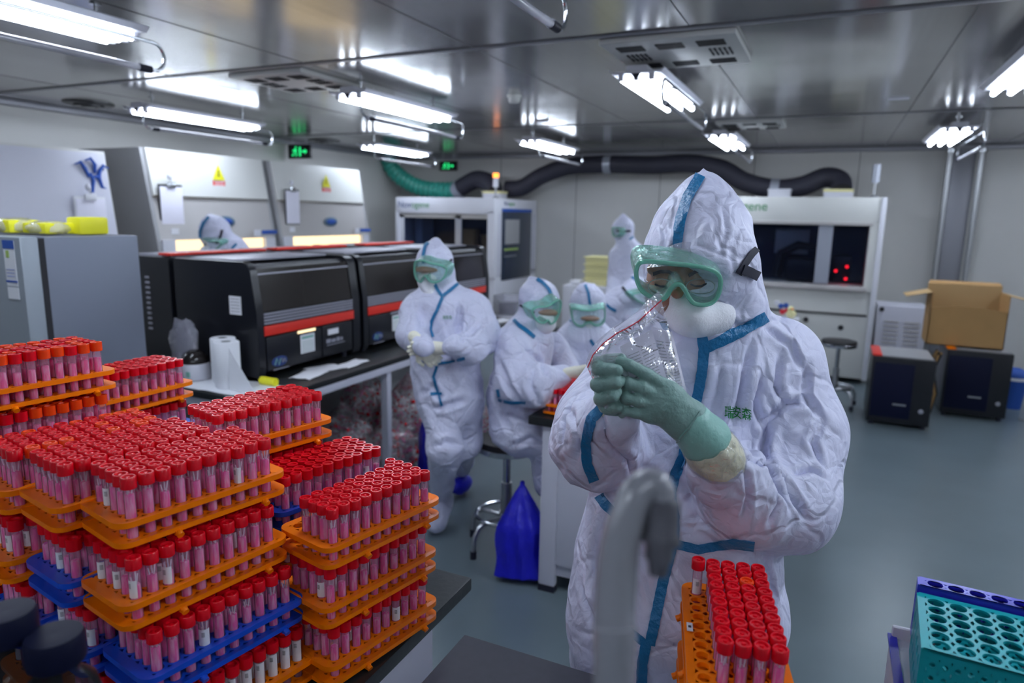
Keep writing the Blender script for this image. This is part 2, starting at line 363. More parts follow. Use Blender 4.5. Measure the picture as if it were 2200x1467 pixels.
# corner column cover with two silver conduits
b = MB(); b.bx(1.12, 1.36, 9.30, 9.44, 0, 2.54, M['cove'], .01); structure(b, 'trim_%d' % n); n += 1
for i, x in enumerate((1.10, 1.40)):
    b = MB(); b.cyl((x, 9.24, 0), (x, 9.24, 2.52), .03, M['steel']); b.cyl((x, 9.24, 2.50), (x, 9.24, 2.54), .045, M['chrome'])
    tag(b.build('conduit_pipe'), ['silver vertical conduit pipe on the left edge of the far corner column', 'silver vertical conduit pipe on the right edge of the far corner column'][i], 'pipe')
# ------------------------------------------------------------------ ceiling lamps
RX = (-5.12, -3.04, -1.07, 0.86); RY = (-2.0, 1.04, 3.87, 6.86)
def make_lamp():
    t = thing('ceiling_lamp', 'x', 'ceiling lamp')
    b = MB(); b.box((0, .62, -.095), (.27, 1.25, .012), M['whitepl'], .004); b.box((0, .62, -.075), (.12, 1.24, .04), M['whitepl'], .01)
    for s in (-1, 1): b.prism([(s*.135, 0, -.101), (s*.135, 0, -.089), (s*.155, 0, -.075), (s*.158, 0, -.079)], (0, 1.24, 0), M['whitepl'])
    b.build('housing', t, False)
    for y in (.15, 1.1):
        b = MB(); b.cyl((0, y, -.06), (0, y, 0), .008, M['chrome'], seg=8); b.cyl((0, y, -.006), (0, y, 0), .025, M['chrome'], seg=12); b.build('hanger', t, False)
    for x in (-.085, 0, .085):
        b = MB(); b.cyl((x, .04, -.125), (x, 1.20, -.125), .0155, M['tubelit'], seg=10); b.build('lamp_tube', t, False)
        for y in (.02, 1.22): b = MB(); b.box((x, y, -.118), (.03, .035, .035), M['whitepl'], .006); b.build('socket', t, False)
    for y in (.002, 1.238): b = MB(); b.prism([(-.03, y, -.1), (.03, y, -.1), (0, y, -.135)], (0, .003, 0), M['black']); b.build('end_mark', t, False)
    return t
lamp0 = make_lamp(); first = True
rn = ['left wall row', 'second row from left', 'row over the island', 'right-hand row']
dn = ['behind the camera', 'nearest one', 'middle one', 'farthest one']
for i, x in enumerate(RX):
    for j, y in enumerate(RY):
        if j == 0 and i == 0: continue
        yy = y if not (i == 3 and j == 2) else 3.82
        lb = 'white ceiling lamp with three lit tubes, %s, %s' % (rn[i], dn[j])
        if first: lamp0.matrix_basis = Matrix.Translation((x, yy, H)); lamp0['label'] = lb; first = False; lamp = lamp0
        else: copy_tree(lamp0, (x, yy, H), 0, lb)
for y in (1.12, 3.95, 6.95): copy_tree(lamp0, (2.45, y, H), 0, 'white ceiling lamp with three lit tubes outside the frame, right wall row, ' + {1.12: 'nearest one', 3.95: 'middle one', 6.95: 'farthest one'}[y])
def make_uv():
    t = thing('germicidal_lamp', 'x', 'lamp')
    b = MB()
    def arc(y0, s): return [(0, y0-s*.10, .12), (0, y0-s*.02, .12)]+[(0, y0+s*.055*math.sin(a), .06+.06*math.cos(a)) for a in [k*math.pi/8 for k in range(9)]]+[(0, y0, 0.0), (0, y0-s*.02, 0)]
    p1 = arc(-.02, -1); p2 = arc(1.24, 1)
    b.tube(p1[::-1]+p2, .008, M['chrome'], 8); 
    b.cyl((-.14, .3, .16), (0.0, .3, .12), .006, M['chrome'], seg=8); b.cyl((-.14, .95, .16), (0, .95, .12), .006, M['chrome'], seg=8)
    b.build('bracket', t, False)
    b = MB(); b.cyl((0, .05, 0), (0, 1.17, 0), .014, M['uvglass'], seg=14); b.build('glass_tube', t, False)
    for a, c in ((0.0, .06), (1.16, 1.22)): b = MB(); b.cyl((0, a, 0), (0, c, 0), .0165, M['black'], seg=14); b.cyl((0, a-.012, 0), (0, a, 0), .013, M['whitepl'], seg=12); b.build('end_cap', t, False)
    return t
uv0 = make_uv(); k = 0
for i, x in enumerate(RX):
    for j, y in enumerate(RY):
        if j == 0: continue
        yy = (3.82 if (i == 3 and j == 2) else y)
        lb = 'unlit clear germicidal tube in curved bracket, %s, %s' % (rn[i], dn[j])
        loc = (x+.17, yy, 2.335)
        if k == 0: uv0.matrix_basis = Matrix.Translation(loc); uv0['label'] = lb
        else: copy_tree(uv0, loc, 0, lb)
        k += 1
# ------------------------------------------------------------------ ceiling air units, vents, detector, signs
def cassette(x0, x1, y0, y1, label):
    t = thing('ceiling_air_unit', label, 'air conditioner', ((x0+x1)/2, (y0+y1)/2, H))
    b = MB(); b.bx(x0, x1, y0, y1, H-.03, H, M['cream_en'], .012); b.build('panel', t)
    w_, l_ = x1-x0, y1-y0
    for s in (0, 1):
        for q in (0.08, 0.38, 0.68):
            b = MB(); ya = y0+l_*(.10+.0*s) if s == 0 else y1-l_*.28
            for k in range(5): b.box((x0+w_*(q+.12), ya+.02+k*.022, H-.032), (w_*.20, .010, .006), M['darkgap'])
            b.build('grille', t)
    for s in (0.12, 0.76):
        b = MB()
        for r in range(2):
            for k in range(5): b.box((x0+w_*s+k*.024, (y0+y1)/2-.05+r*.085, H-.032), (.010, .06, .006), M['darkgap'])
        b.build('slot_row', t)
cassette(-1.17, -.5, 3.50, 4.17, 'cream square ceiling air unit above the lamp nearest the main worker')
cassette(-3.72, -3.1, 3.50, 4.10, 'cream square ceiling air unit above the middle lamp row at left')
cassette(-1.08, -.5, 6.66, 7.15, 'small far cream ceiling air unit between the lamps over the dark hose')
for (x, y, lb) in ((-5.95, 4.05, 'round dark ceiling vent near the left wall, nearer one'), (-5.95, 7.1, 'round dark ceiling vent near the left wall, beyond the exit sign')):
    b = MB(); b.lathe([(.20, 0), (.20, -.008), (.17, -.02), (.12, -.018), (.12, -.03), (.06, -.026), (.06, -.036), (0, -.036)], (x, y, H), M['blackpl'], 28); tag(b.build('ceiling_vent'), lb, 'vent')
t = thing('smoke_detector', 'cream round smoke detector on the ceiling between the lamp rows', 'smoke detector', (-2.27, 4.87, H))
b = MB(); b.lathe([(.055, 0), (.055, -.012), (.048, -.016)], (-2.27, 4.87, H), M['cream_en']); b.build('base', t)
b = MB(); b.lathe([(.044, -.014), (.044, -.04), (.035, -.052), (0, -.055)], (-2.27, 4.87, H), M['cream_en']); b.build('cover', t)
for (x, y) in ((.33, 5.83), (-2.6, 6.2)):
    b = MB(); b.box((x, y, H-.008), (.14, .03, .016), M['whitepl'], .004); tag(b.build('ceiling_sensor'), 'small white ceiling sensor strip ' + ('at right of the near cassette' if x > 0 else 'beyond the smoke detector'), 'sensor')
def exit_sign(c, w_, h_, label, man_left=True):
    t = thing('exit_sign', label, 'exit sign', c); x, y, z = c
    b = MB(); b.box(c, (w_, .03, h_), M['blackpl'], .004); b.cyl((x-w_*.3, y, z+h_/2), (x-w_*.3, y, H), .004, M['steel'], seg=6); b.cyl((x+w_*.3, y, z+h_/2), (x+w_*.3, y, H), .004, M['steel'], seg=6); b.build('case', t)
    b = MB(); s = h_; yy = y-.017
    def q(pts): b.prism([(x+px*s, yy, z+pz*s) for px, pz in pts], (0, -.003, 0), M['greenlit'])
    # running figure
    cx_ = -.35
    q([(cx_+.06+.07*math.cos(a), .30+.07*math.sin(a)) for a in [k*math.pi/4 for k in range(8)]])
    q([(cx_-.06, .20), (cx_+.08, .20), (cx_+.04, -.05), (cx_-.10, -.05)]); q([(cx_-.10, -.02), (cx_-.02, -.06), (cx_-.2, -.22), (cx_-.34, -.22), (cx_-.34, -.30), (cx_-.16, -.30)])
    q([(cx_-.02, -.02), (cx_+.05, -.05), (cx_+.16, -.16), (cx_+.10, -.34), (cx_+.02, -.34), (cx_+.07, -.18)]); q([(cx_+.06, .18), (cx_+.10, .14), (cx_+.24, .04), (cx_+.20, .0), (cx_+.06, .10)]); q([(cx_-.06, .18), (cx_-.2, .14), (cx_-.26, .0), (cx_-.2, .0), (cx_-.14, .1), (cx_-.04, .1)])
    # arrow and door
    q([(.25, .06), (.55, .06), (.55, .18), (.75, .0), (.55, -.18), (.55, -.06), (.25, -.06)]); q([(.02, .32), (.16, .32), (.16, -.34), (.02, -.34)])
    b.build('pictogram', t)
exit_sign((-5.47, 9.38, 2.44), .30, .14, 'green lit exit sign over the white machine on the back wall')
exit_sign((-6.17, 6.9, 2.45), .36, .17, 'green lit exit sign hanging near the left wall above the safety cabinets')
# ================================================================== safety cabinets on the left wall
def warn(parent, c, s):        # yellow triangle over a red panel on a face looking to +X
    x, y, z = c
    b = MB(); b.prism([(x, y-s*.36, z), (x, y+s*.36, z), (x, y, z+s*.72)], (.003, 0, 0), M['yellow']); b.build('warning_triangle', parent)
    b = MB(); b.bx(x+.003, x+.005, y-.012*s*6, y+.012*s*6, z+.18*s, z+.22*s, M['ink']); b.bx(x+.003, x+.005, y-.03*s, y+.03*s, z+.24*s, z+.46*s, M['ink']); b.build('warning_mark', parent)
    b = MB(); b.bx(x, x+.003, y-s*.36, y+s*.36, z-s*.42, z-.01, M['red']); b.build('warning_panel', parent)
    b = MB()
    for k in range(4): b.bx(x+.003, x+.0045, y-s*.28, y+s*.28, z-s*(.10+.08*k), z-s*(.07+.08*k), M['whitepaper'])
    b.build('warning_lines', parent)
def bsc(y0, y1, label, clip=None, extra=0):
    t = thing('biosafety_cabinet', label, 'cabinet', (-5.9, (y0+y1)/2, 0))
    ft = lambda z: -5.40-.155*max(0, (z-1.34))/.9          # the front leans back
    b = MB()                                               # side shells
    for ya, yb in ((y0, y0+.04), (y1-.04, y1)):
        b.prism([(-6.36, ya, .0), (-5.44, ya, .0), (-5.40, ya, .75), (-5.33, ya, .80), (-5.40, ya, 1.34), (ft(2.24), ya, 2.24), (-6.36, ya, 2.24)], (0, yb-ya, 0), M['greypl'])
    b.bx(-6.38, -6.36, y0, y1, .7, 2.24, M['midgrey']); b.build('side_panel', t)
    b = MB(); b.prism([(-6.35, y0+.04, 1.83), (ft(1.83)+.02, y0+.04, 1.83), (ft(2.24)+.02, y0+.04, 2.24), (-6.35, y0+.04, 2.24)], (0, y1-y0-.08, 0), M['cream_en']); b.build('upper_panel', t)
    b = MB(); b.prism([(ft(1.44)-.03, y0+.04, 1.44), (ft(1.44), y0+.04, 1.44), (ft(1.82), y0+.04, 1.82), (ft(1.82)-.03, y0+.04, 1.82)], (0, y1-y0-.08, 0), M['midgrey']); b.build('sash', t)
    for ya, yb in ((y0+.04, y0+.17), (y1-.17, y1-.04)): b = MB(); b.bx(-5.42, -5.39, ya, yb, 1.20, 1.44, M['whitepl']); b.build('sash_guide', t)
    b = MB(); b.bx(-6.3, -6.28, y0+.05, y1-.05, .82, 1.83, M['cream_en']); b.bx(-6.3, -5.36, y0+.04, y1-.04, .78, .82, M['steel'], .005); b.build('work_chamber', t)
    b = MB(); b.bx(-5.46, -5.43, y0+.17, y1-.17, 1.20, 1.435, M['warmlit']); b.build('lit_opening', t)
    b = MB(); b.bx(-6.34, -5.46, y0+.05, y1-.05, .05, .76, M['midgrey'], .01); b.build('lower_cabinet', t)
    ym = (y0+y1)/2+.05
    b = MB(); b.ell((ft(1.6)+.012, ym+.02, 1.60), (.012, .12, .055), M['badge']); b.ell((ft(1.6)+.018, ym+.02, 1.60), (.012, .085, .032), M['blueink']); b.build('badge', t)
    b = MB(); b.bx(-5.385, -5.375, y1-.23, y1-.02, 1.475, 1.515, M['blueink'], .003); b.bx(-5.385, -5.378, y1-.34, y1-.25, 1.455, 1.52, M['whitepl']); b.build('control_strip', t)
    b = MB(); b.bx(ft(1.50)+.001, ft(1.50)+.006, y0+.16, y0+.24, 1.49, 1.54, M['label']); b.build('sticker', t)
    b = MB(); b.bx(ft(1.83)+.018, ft(1.83)+.024, y0+.04, y1-.04, 1.825, 1.832, M['darkgap']); b.build('panel_seam', t)
    warn(t, (ft(2.02)+.03, y0+(y1-y0)*.545, 2.0), .20)
    return t
bsc(4.20, 5.64, 'big cream and grey safety cabinet with a lit opening behind the bowed worker')
bsc(5.70, 7.28, 'big cream and grey safety cabinet, the farther one, beside the back corner')
def clipboard(y, z, w_, h_, label, x=-5.45, metal=True):
    t = thing('clipboard', label, 'clipboard', (x, y, z))
    b = MB(); b.box((x, y, z), (.006, w_, h_), M['blackpl'] if metal else M['label'], .002); b.build('board', t)
    b = MB(); b.box((x+.006, y+.005, z-.005), (.005, w_*.93, h_*.93), M['paper'], .001); b.build('paper_sheet', t)
    b = MB(); b.box((x+.014, y, z+h_*.49), (.02, w_*.36, .05), M['chrome'] if metal else M['label'], .006); b.cyl((x+.012, y, z+h_*.55), (x+.012, y, z+h_*.63), .006, M['chrome']); b.build('clip', t)
    b = MB(); b.ell((x+.012, y-.01, z+h_*.68), (.02, .022, .03), M['whitepl']); b.build('hook', t)
clipboard(4.40, 1.73, .25, .40, 'clipboard with paper hanging on the nearer safety cabinet')
clipboard(5.93, 1.76, .22, .38, 'clipboard with paper hanging on the farther safety cabinet', -5.44)
# near enclosure with the blue emblem
t = thing('laboratory_enclosure', 'pale grey cabinet with a blue emblem behind the grey fridge', 'cabinet', (-5.9, 2.9, 0))
ex = lambda z: -5.42-.13*(z-1.2)/1.0
b = MB(); b.prism([(-6.36, 1.7, 0), (-5.42, 1.7, 0), (-5.42, 1.7, 1.2), (ex(2.17), 1.7, 2.17), (-6.36, 1.7, 2.17)], (0, 2.17, 0), M['wall']); b.build('body', t)
b = MB(); b.prism([(ex(1.2), 1.72, 1.22), (ex(1.2)+.02, 1.72, 1.22), (ex(2.15)+.02, 1.72, 2.15), (ex(2.15), 1.72, 2.15)], (0, 2.13, 0), M['cabwhite']); b.build('front_panel', t)
b = MB(); lx = ex(1.97)+.03; ly, lz, s = 3.72, 1.97, .20
for dy, dz, sc in ((-.42, .38, 1), (0, .55, 1.0), (.42, .30, -1)):       # three figures joined like a Y and H
    P = [(lx, ly+s*(dy-.28*sc), lz+s*(dz+.02)), (lx, ly+s*(dy-.05*sc), lz+s*(dz+.12)), (lx, ly+s*(dy+.12*sc), lz+s*(dz-.12)), (lx, ly+s*(dy*.6+.08*sc), lz+s*(dz-.45))]
    b.tube(P, [.004, .013, .016, .012], M['blueink'], 6)
b.tube([(lx, ly-s*.1, lz+s*.1), (lx, ly-s*.02, lz-s*.2), (lx, ly-s*.1, lz-s*.65), (lx, ly-s*.25, lz-s*.72)], [.010, .016, .016, .004], M['blueink'], 6)
b.tube([(lx, ly+s*.30, lz+s*.15), (lx, ly+s*.24, lz-s*.1), (lx, ly+s*.34, lz-s*.45), (lx, ly+s*.52, lz-s*.5)], [.010, .016, .014, .004], M['blueink'], 6)
b.tube([(lx, ly-s*.1, lz-s*.1), (lx, ly+s*.28, lz+s*.02)], .011, M['blueink'], 6); b.build('blue_emblem', t)
b = MB(); b.ell((ex(1.3)+.025, 3.78, 1.345), (.008, .03, .03), M['yellow']); b.build('yellow_dot', t)
clipboard(3.64, 1.60, .26, .40, 'pale paper sheet hung on the cabinet with the blue emblem', ex(1.6)+.03, False)

# ================================================================== fridge on the left
fx0, fx1, fy0, fy1, fz = -3.72, -3.06, 1.83, 2.27, 1.588
t = thing('upright_fridge', 'grey steel upright fridge at left with yellow packs on top', 'fridge', (-3.4, 2.05, 0))
b = MB(); b.bx(fx0, fx1, fy0, fy1, .04, fz, M['fridge'], .006); b.build('body', t)
b = MB(); b.bx(fx0, fx1, fy0-.025, fy0, .08, fz-.005, M['darkgap']); b.build('door_seal', t)
b = MB(); b.bx(fx0, fx1, fy0-.10, fy0-.022, .08, fz+.002, M['fridgedoor'], .01); d = b.build('door', t)
b = MB(); b.bx(fx0+.06, fx0+.09, fy0-.15, fy0-.12, .9, 1.3, M['steel'], .008); b.bx(fx0+.06, fx0+.09, fy0-.13, fy0-.1, .92, .95, M['steel']); b.bx(fx0+.06, fx0+.09, fy0-.13, fy0-.1, 1.25, 1.28, M['steel']); b.build('handle', d)
b = MB(); b.box((fx1-.075, fy0-.102, fz-.11), (.075, .003, .19), M['whitepaper']); b.box((fx1-.075, fy0-.104, fz-.03), (.075, .003, .035), M['blueink']); b.box((fx1-.075, fy0-.104, fz-.185), (.075, .003, .008), M['blueink'])
for k in range(3): b.box((fx1-.0755, fy0-.104, fz-.135-.014*k), (.055, .003, .002), M['blueink'])
b.box((fx1-.085, fy0-.104, fz-.07), (.02, .003, .03), M['lime']); b.box((fx1-.075, fy0-.102, fz-.235), (.075, .003, .05), M['whitepaper']); b.build('energy_label', t)
for x in (fx0+.05, fx1-.05):
    for y in (fy0+.03, fy1-.05): b = MB(); b.cyl((x, y, 0), (x, y, .05), .02, M['black']); b.build('foot', t)
def pack(c, s, label, kind):
    t = thing('specimen_pack' if kind else 'yellow_box', label, 'pack' if kind else 'box', (c[0], c[1], c[2]-s[2]/2))
    b = MB(); b.box(c, s, M['yellow'], .012); b.build('yellow_content', t)
    if kind:
        P = []; sx, sy, sz = s[0]*.62, s[1]*.62, s[2]*.68
        b = MB()
        for i in range(9):
            th = math.pi*i/8; row = []
            for k in range(17):
                a = 2*math.pi*k/16; q = Vector((sx*math.sin(th)**.6*math.cos(a), sy*math.sin(th)**.6*math.sin(a), sz*math.cos(th))); q *= 1+.12*noise.noise(q*60); row.append((c[0]+q.x, c[1]+q.y, max(c[2]-s[2]/2+.001, c[2]+q.z)))
            P.append(row)
        b.grid(P, M['plasticbag']); b.build('wrapper', t)
zt = fz+.002
pack((-3.47, 1.95, zt+.035), (.16, .14, .06), 'clear wrapped yellow pack on the fridge, at the left edge', 1)
pack((-3.28, 1.99, zt+.03), (.17, .14, .05), 'clear wrapped yellow pack on the fridge, beside the yellow box', 1)
pack((-3.20, 2.12, zt+.042), (.10, .14, .08), 'bright yellow box on the right end of the fridge top', 0)

# ================================================================== bench with the black extraction machines
t = thing('laboratory_bench', 'long black-topped bench carrying the black and red machines', 'bench', (-3.2, 4.1, 0))
b = MB(); b.bx(-4.05, -2.48, 2.40, 5.9, .765, .80, M['bench'], .006); b.build('worktop', t)
b = MB(); b.bx(-2.51, -2.48, 2.42, 5.88, .72, .764, M['cabwhite'], .004); b.bx(-4.05, -2.48, 2.42, 2.45, .72, .764, M['cabwhite']); b.build('edge_rail', t)
for x in (-4.0, -2.53):
    for y in (2.47, 3.55, 4.7, 5.8):
        b = MB(); b.bx(x-.025, x+.025, y-.025, y+.025, 0, .72, M['cabwhite'], .004); b.build('leg', t)
b = MB(); b.bx(-4.0, -3.35, 2.5, 5.8, .10, .16, M['cabwhite']); b.build('lower_shelf', t)
b = MB(); b.bx(-3.42, -3.40, 2.5, 5.8, .16, .72, M['greypl']); b.build('back_panel', t)
def machine(y0, y1, label, front=True, stickers=0):
    d = 1 if front else -1
    xf = -2.75 if front else -4.0; xb = -3.36 if front else -3.40
    t = thing('extraction_machine', label, 'machine', ((xf+xb)/2, (y0+y1)/2, .80))
    X = lambda q: xb+(xf-xb)*q                                  # 0 back .. 1 front
    side = [(X(0), .84), (X(.98), .82), (X(1.0), .86), (X(1.0), 1.06), (X(.995), 1.17), (X(.945), 1.395), (X(.915), 1.43), (X(.86), 1.445), (X(0), 1.445)]
    b = MB()
    for ya, yb in ((y0, y0+.05), (y1-.07, y1)): b.prism([(x, ya, z) for x, z in side], (0, yb-ya, 0), M['blackpl'])
    b.prism([(X(0), y0+.05, .84), (X(.90), y0+.05, .84), (X(.90), y0+.05, 1.40), (X(.86), y0+.05, 1.425), (X(0), y0+.05, 1.425)], (0, y1-y0-.12, 0), M['blackpl'])
    b.build('housing', t)
    b = MB(); b.prism([(X(.955), y0+.05, 1.175), (X(.985), y0+.05, 1.175), (X(.93), y0+.05, 1.41), (X(.90), y0+.05, 1.41)], (0, y1-y0-.12, 0), M['blackglass']); g = b.build('glass_hood', t)
    b = MB(); b.prism([(X(.938), y0+.05, 1.376), (X(.946), y0+.05, 1.376), (X(.944), y0+.05, 1.384), (X(.936), y0+.05, 1.384)], (0, y1-y0-.12, 0), M['silver']); b.build('hood_trim', g)
    b = MB()
    for k in range(4): b.bx(X(.99), X(1.0), y0+.05, y1-.07, 1.108+.017*k, 1.119+.017*k, M['silver'])
    b.build('silver_stripe', t)
    b = MB(); b.bx(X(.985), X(1.008), y0+.045, y1-.065, 1.045, 1.10, M['red'], .003); b.build('red_stripe', t)
    ym = y0+(y1-y0)*.58
    b = MB(); b.bx(X(.95), X(.998), y0+.06, ym-.004, .845, 1.035, M['blackpl'], .006); b.build('drawer', t)
    b = MB(); b.bx(X(.95), X(.998), ym+.004, y1-.08, .845, 1.035, M['blackpl'], .006); b.build('front_door', t)
    b = MB(); b.bx(X(.10), X(.68), y0+.06, y1-.08, 1.44, 1.452, M['silver'], .003); b.build('top_panel', t)
    for x in (X(.1), X(.9)):
        for y in (y0+.06, y1-.1): b = MB(); b.cyl((x, y, .80), (x, y, .845), .02, M['black']); b.build('foot', t)
    if front:
        b = MB(); F = X(1.0)+.001
        b.bx(F, F+.002, y0+.32, y0+.44, .90, 1.01, M['whitepaper']); b.bx(F+.002, F+.003, y0+.33, y0+.43, .985, 1.0, M['cuff'])
        for k in range(5): b.bx(F+.002, F+.003, y0+.33, y0+.43, .91+.014*k, .912+.014*k, M['greenink'])
        b.build('sticker', t)
        b = MB(); b.bx(F, F+.002, y0+.56, y0+.66, .975, 1.01, M['whitepaper']); b.build('sticker', t)
        b = MB(); b.bx(F, F+.002, y0+.30, y0+.45, 1.022, 1.037, M['warmlit'] if stickers == 0 else M['silver']); b.build('status_light', t)
        b = MB()
        for k, (ya, yb) in enumerate(((.545, .585), (.592, .632), (.64, .672), (.68, .70))): b.bx(F, F+.0015, y0+ya, y0+yb, .925, .950-(k % 2)*.004, M['silver'])
        b.bx(F, F+.0015, y0+.55, y0+.72, .910, .915, M['silver']); b.build('model_marking', t)
        b = MB(); b.ell((F, y0+.15, .89), (.002, .06, .03), M['navyink']); b.tube([(F+.003, y0+.11, .875), (F+.003, y0+.125, .908), (F+.003, y0+.14, .872), (F+.003, y0+.155, .905)], .004, M['cuff'], 5); b.tube([(F+.003, y0+.165, .905), (F+.003, y0+.17, .88), (F+.003, y0+.185, .90), (F+.003, y0+.195, .88)], .004, M['silver'], 5); b.bx(F, F+.002, y0+.10, y0+.22, .845, .85, M['silver']); b.build('maker_badge', t)
    else:
        b = MB(); b.bx(-3.52, -3.42, y0+.03, y1-.03, 1.453, 1.468, M['red'], .004); b.build('top_red_trim', t)
    return t
machine(2.70, 3.58, 'black machine with glass hood and red stripe, nearest on the aisle side of the bench')
machine(3.62, 4.50, 'black machine with glass hood and red stripe, middle one, left of the walking worker', stickers=1)
machine(4.54, 5.44, 'black machine with glass hood and red stripe, farthest, right of the walking worker', stickers=1)
for i, (a, c) in enumerate(((2.70, 3.50), (3.54, 4.34), (4.50, 5.28))):
    tt = machine(a, c, ['black machine with red top trim, back row, below the bowed worker', 'black machine with red top trim, back row, middle', 'black machine with red top trim, back row, far end'][i], False)
    if i == 0:
        b = MB()
        for k in range(11): b.bx(-3.60, -3.57, 2.694, 2.70, 1.02+.03*k, 1.032+.03*k, M['silver'])
        b.build('vent_slot', tt)
# paper label on the near side of machine 1
b = MB(); b.box((-2.90, 2.697, 1.21), (.085, .003, .10), M['label']); 
for k in range(5): b.box((-2.90, 2.695, 1.245-.017*k), (.065, .002, .002), M['ink'])
tag(b.build('printed_label'), 'small printed label stuck on the near black side of the first machine', 'label')
# ------------------------------------------------------------------ items on the near end of the bench
def draped(name, P, mat, label, cat, thick=.002):
    b = MB(); b.grid(P, mat, thick); return tag(b.build(name), label, cat)
P = [[(x+.02*math.sin(y*30), y, .8045+.006*abs(noise.noise(Vector((x*9, y*9, 2)))) + (0 if x < -2.5 else 0)) for y in np.linspace(2.42, 2.68, 10)] for x in np.linspace(-3.05, -2.50, 18)]
draped('bench_pad', P, M['whitepaper'], 'crinkled white and blue absorbent sheet under the paper towel rolls', 'sheet')
for i, (x, y, lb) in enumerate(((-2.90, 2.60, 'white paper towel roll standing on the bench, left one'), (-2.80, 2.53, 'white paper towel roll with a loose trailing sheet, right one'))):
    t = thing('paper_towel_roll', lb, 'paper towel', (x, y, .806))
    b = MB(); b.lathe([(.02, .0), (.062, 0), (.065, .004), (.065, .236), (.062, .24), (.022, .24), (.022, .2)], (x, y, .808), M['whitepaper'], 28); b.build('roll', t)
    b = MB(); b.lathe([(.022, .24), (.0235, .241), (.0235, .19), (.018, .19), (.018, .24), (.022, .24)], (x, y, .808), M['greypl'], 20); b.build('core', t)
    if i: 
        P = [[(x+.062+.13*u**1.6*(.4+.6*v)+.01*math.sin(u*9+v*3), y-.02-.015*u, .808+.235*(1-u)**1.0*(1-.25*v)+.002) for v in np.linspace(0, 1, 6)] for u in np.linspace(0, 1, 12)]
        b = MB()
        P = [[(x+.05+.02*v+.17*u*v, y-.035-.02*v, .81+.22*(1-v)+.004*math.sin(u*8)) for u in np.linspace(0, 1, 8)] for v in np.linspace(0, 1, 10)]
        b.grid(P, M['whitepaper'], .002); b.build('trailing_sheet', t)
t = thing('mini_centrifuge', 'white mini centrifuge with a smoked dome lid beside the paper rolls', 'centrifuge', (-3.10, 2.58, .806))
b = MB(); b.lathe([(.078, 0), (.082, .01), (.082, .065), (.074, .085), (.07, .09)], (-3.10, 2.58, .808), M['whitepl'], 28); b.build('base', t)
b = MB(); b.lathe([(.072, .088), (.07, .11), (.052, .14), (.025, .155), (0, .158)], (-3.10, 2.58, .808), M['blackglass'], 28); b.build('lid', t)
b = MB(); b.box((-3.065, 2.503, .845), (.03, .004, .03), M['cuff']); b.build('sticker', t)
t = thing('clear_crumpled_bag', 'crumpled clear plastic bag in front of the dark open machine side', 'bag', (-3.22, 2.62, .806))
b = MB(); P = []
for i in range(13):
    th = math.pi*i/12; row = []
    for k in range(25):
        a = 2*math.pi*k/24; q = Vector((.10*math.sin(th)*math.cos(a), .05*math.sin(th)*math.sin(a), .16*math.cos(th))); q *= 1+.35*noise.noise(q*30+Vector((3, 1, 2))); row.append((-3.22+q.x, 2.62+q.y, max(.808, .96+q.z)))
    P.append(row)
b.grid(P, M['plasticbag']); b.build('film', t)
b = MB(); P2 = [[((p[0]+3.22)*.6-3.22, (p[1]-2.62)*.6+2.62, (p[2]-.93)*.6+.93) for p in r_] for r_ in P]; b.grid(P2, M['plasticbag']); b.build('folded_film', t)
b = MB(); b.box((-3.30, 2.58, .815), (.11, .07, .02), M['whitepl'], .004); tag(b.build('small_carton'), 'small white carton on the bench beside the fridge', 'box')
b = MB(); b.tube([(-2.70, 2.66, .826), (-2.60, 2.66, .826)], .022, M['yellow'], 14); tag(b.build('yellow_tape_roll'), 'bright yellow roll lying beside the trailing paper towel', 'roll')
for i, (x, y, rz, w_, l_) in enumerate(((-2.63, 2.95, .2, .13, .22), (-2.66, 3.12, -.3, .15, .20), (-2.60, 3.30, .1, .10, .24), (-2.62, 4.1, .3, .12, .2), (-2.62, 5.0, .1, .14, .2), (-2.58, 5.35, -.2, .14, .25))):
    P = [[(x+(u-.5)*w_*math.cos(rz)-(v-.5)*l_*math.sin(rz), y+(u-.5)*w_*math.sin(rz)+(v-.5)*l_*math.cos(rz), .8035+.012*abs(noise.noise(Vector((u*2+i, v*2, i*3.1))))) for u in np.linspace(0, 1, 6)] for v in np.linspace(0, 1, 8)]
    lb = ['white paper sheet on the bench edge, nearest the yellow roll', 'white paper sheet curling in front of the first black machine', 'narrow white paper strip before the first black machine', 'folded white paper below the middle black machine', 'white paper sheet right of the walking worker', 'farthest white paper sheet, by the clear box'][i]
    draped('paper_sheet', P, M['whitepaper'], lb, 'paper', .001)
t = thing('clear_box', 'clear plastic box standing on the bench right of the far black machine', 'box', (-2.65, 5.62, .8))
b = MB(); b.bx(-2.78, -2.5, 5.52, 5.80, .802, .82, M['whitepl'], .004); b.build('base', t)
b = MB(); b.bx(-2.76, -2.52, 5.54, 5.78, .82, 1.0, M['plasticbag'], .01); b.build('lid', t)
b = MB(); b.bx(-2.72, -2.56, 5.58, 5.74, .822, .93, M['blackpl'], .01); b.build('inner_tray', t)
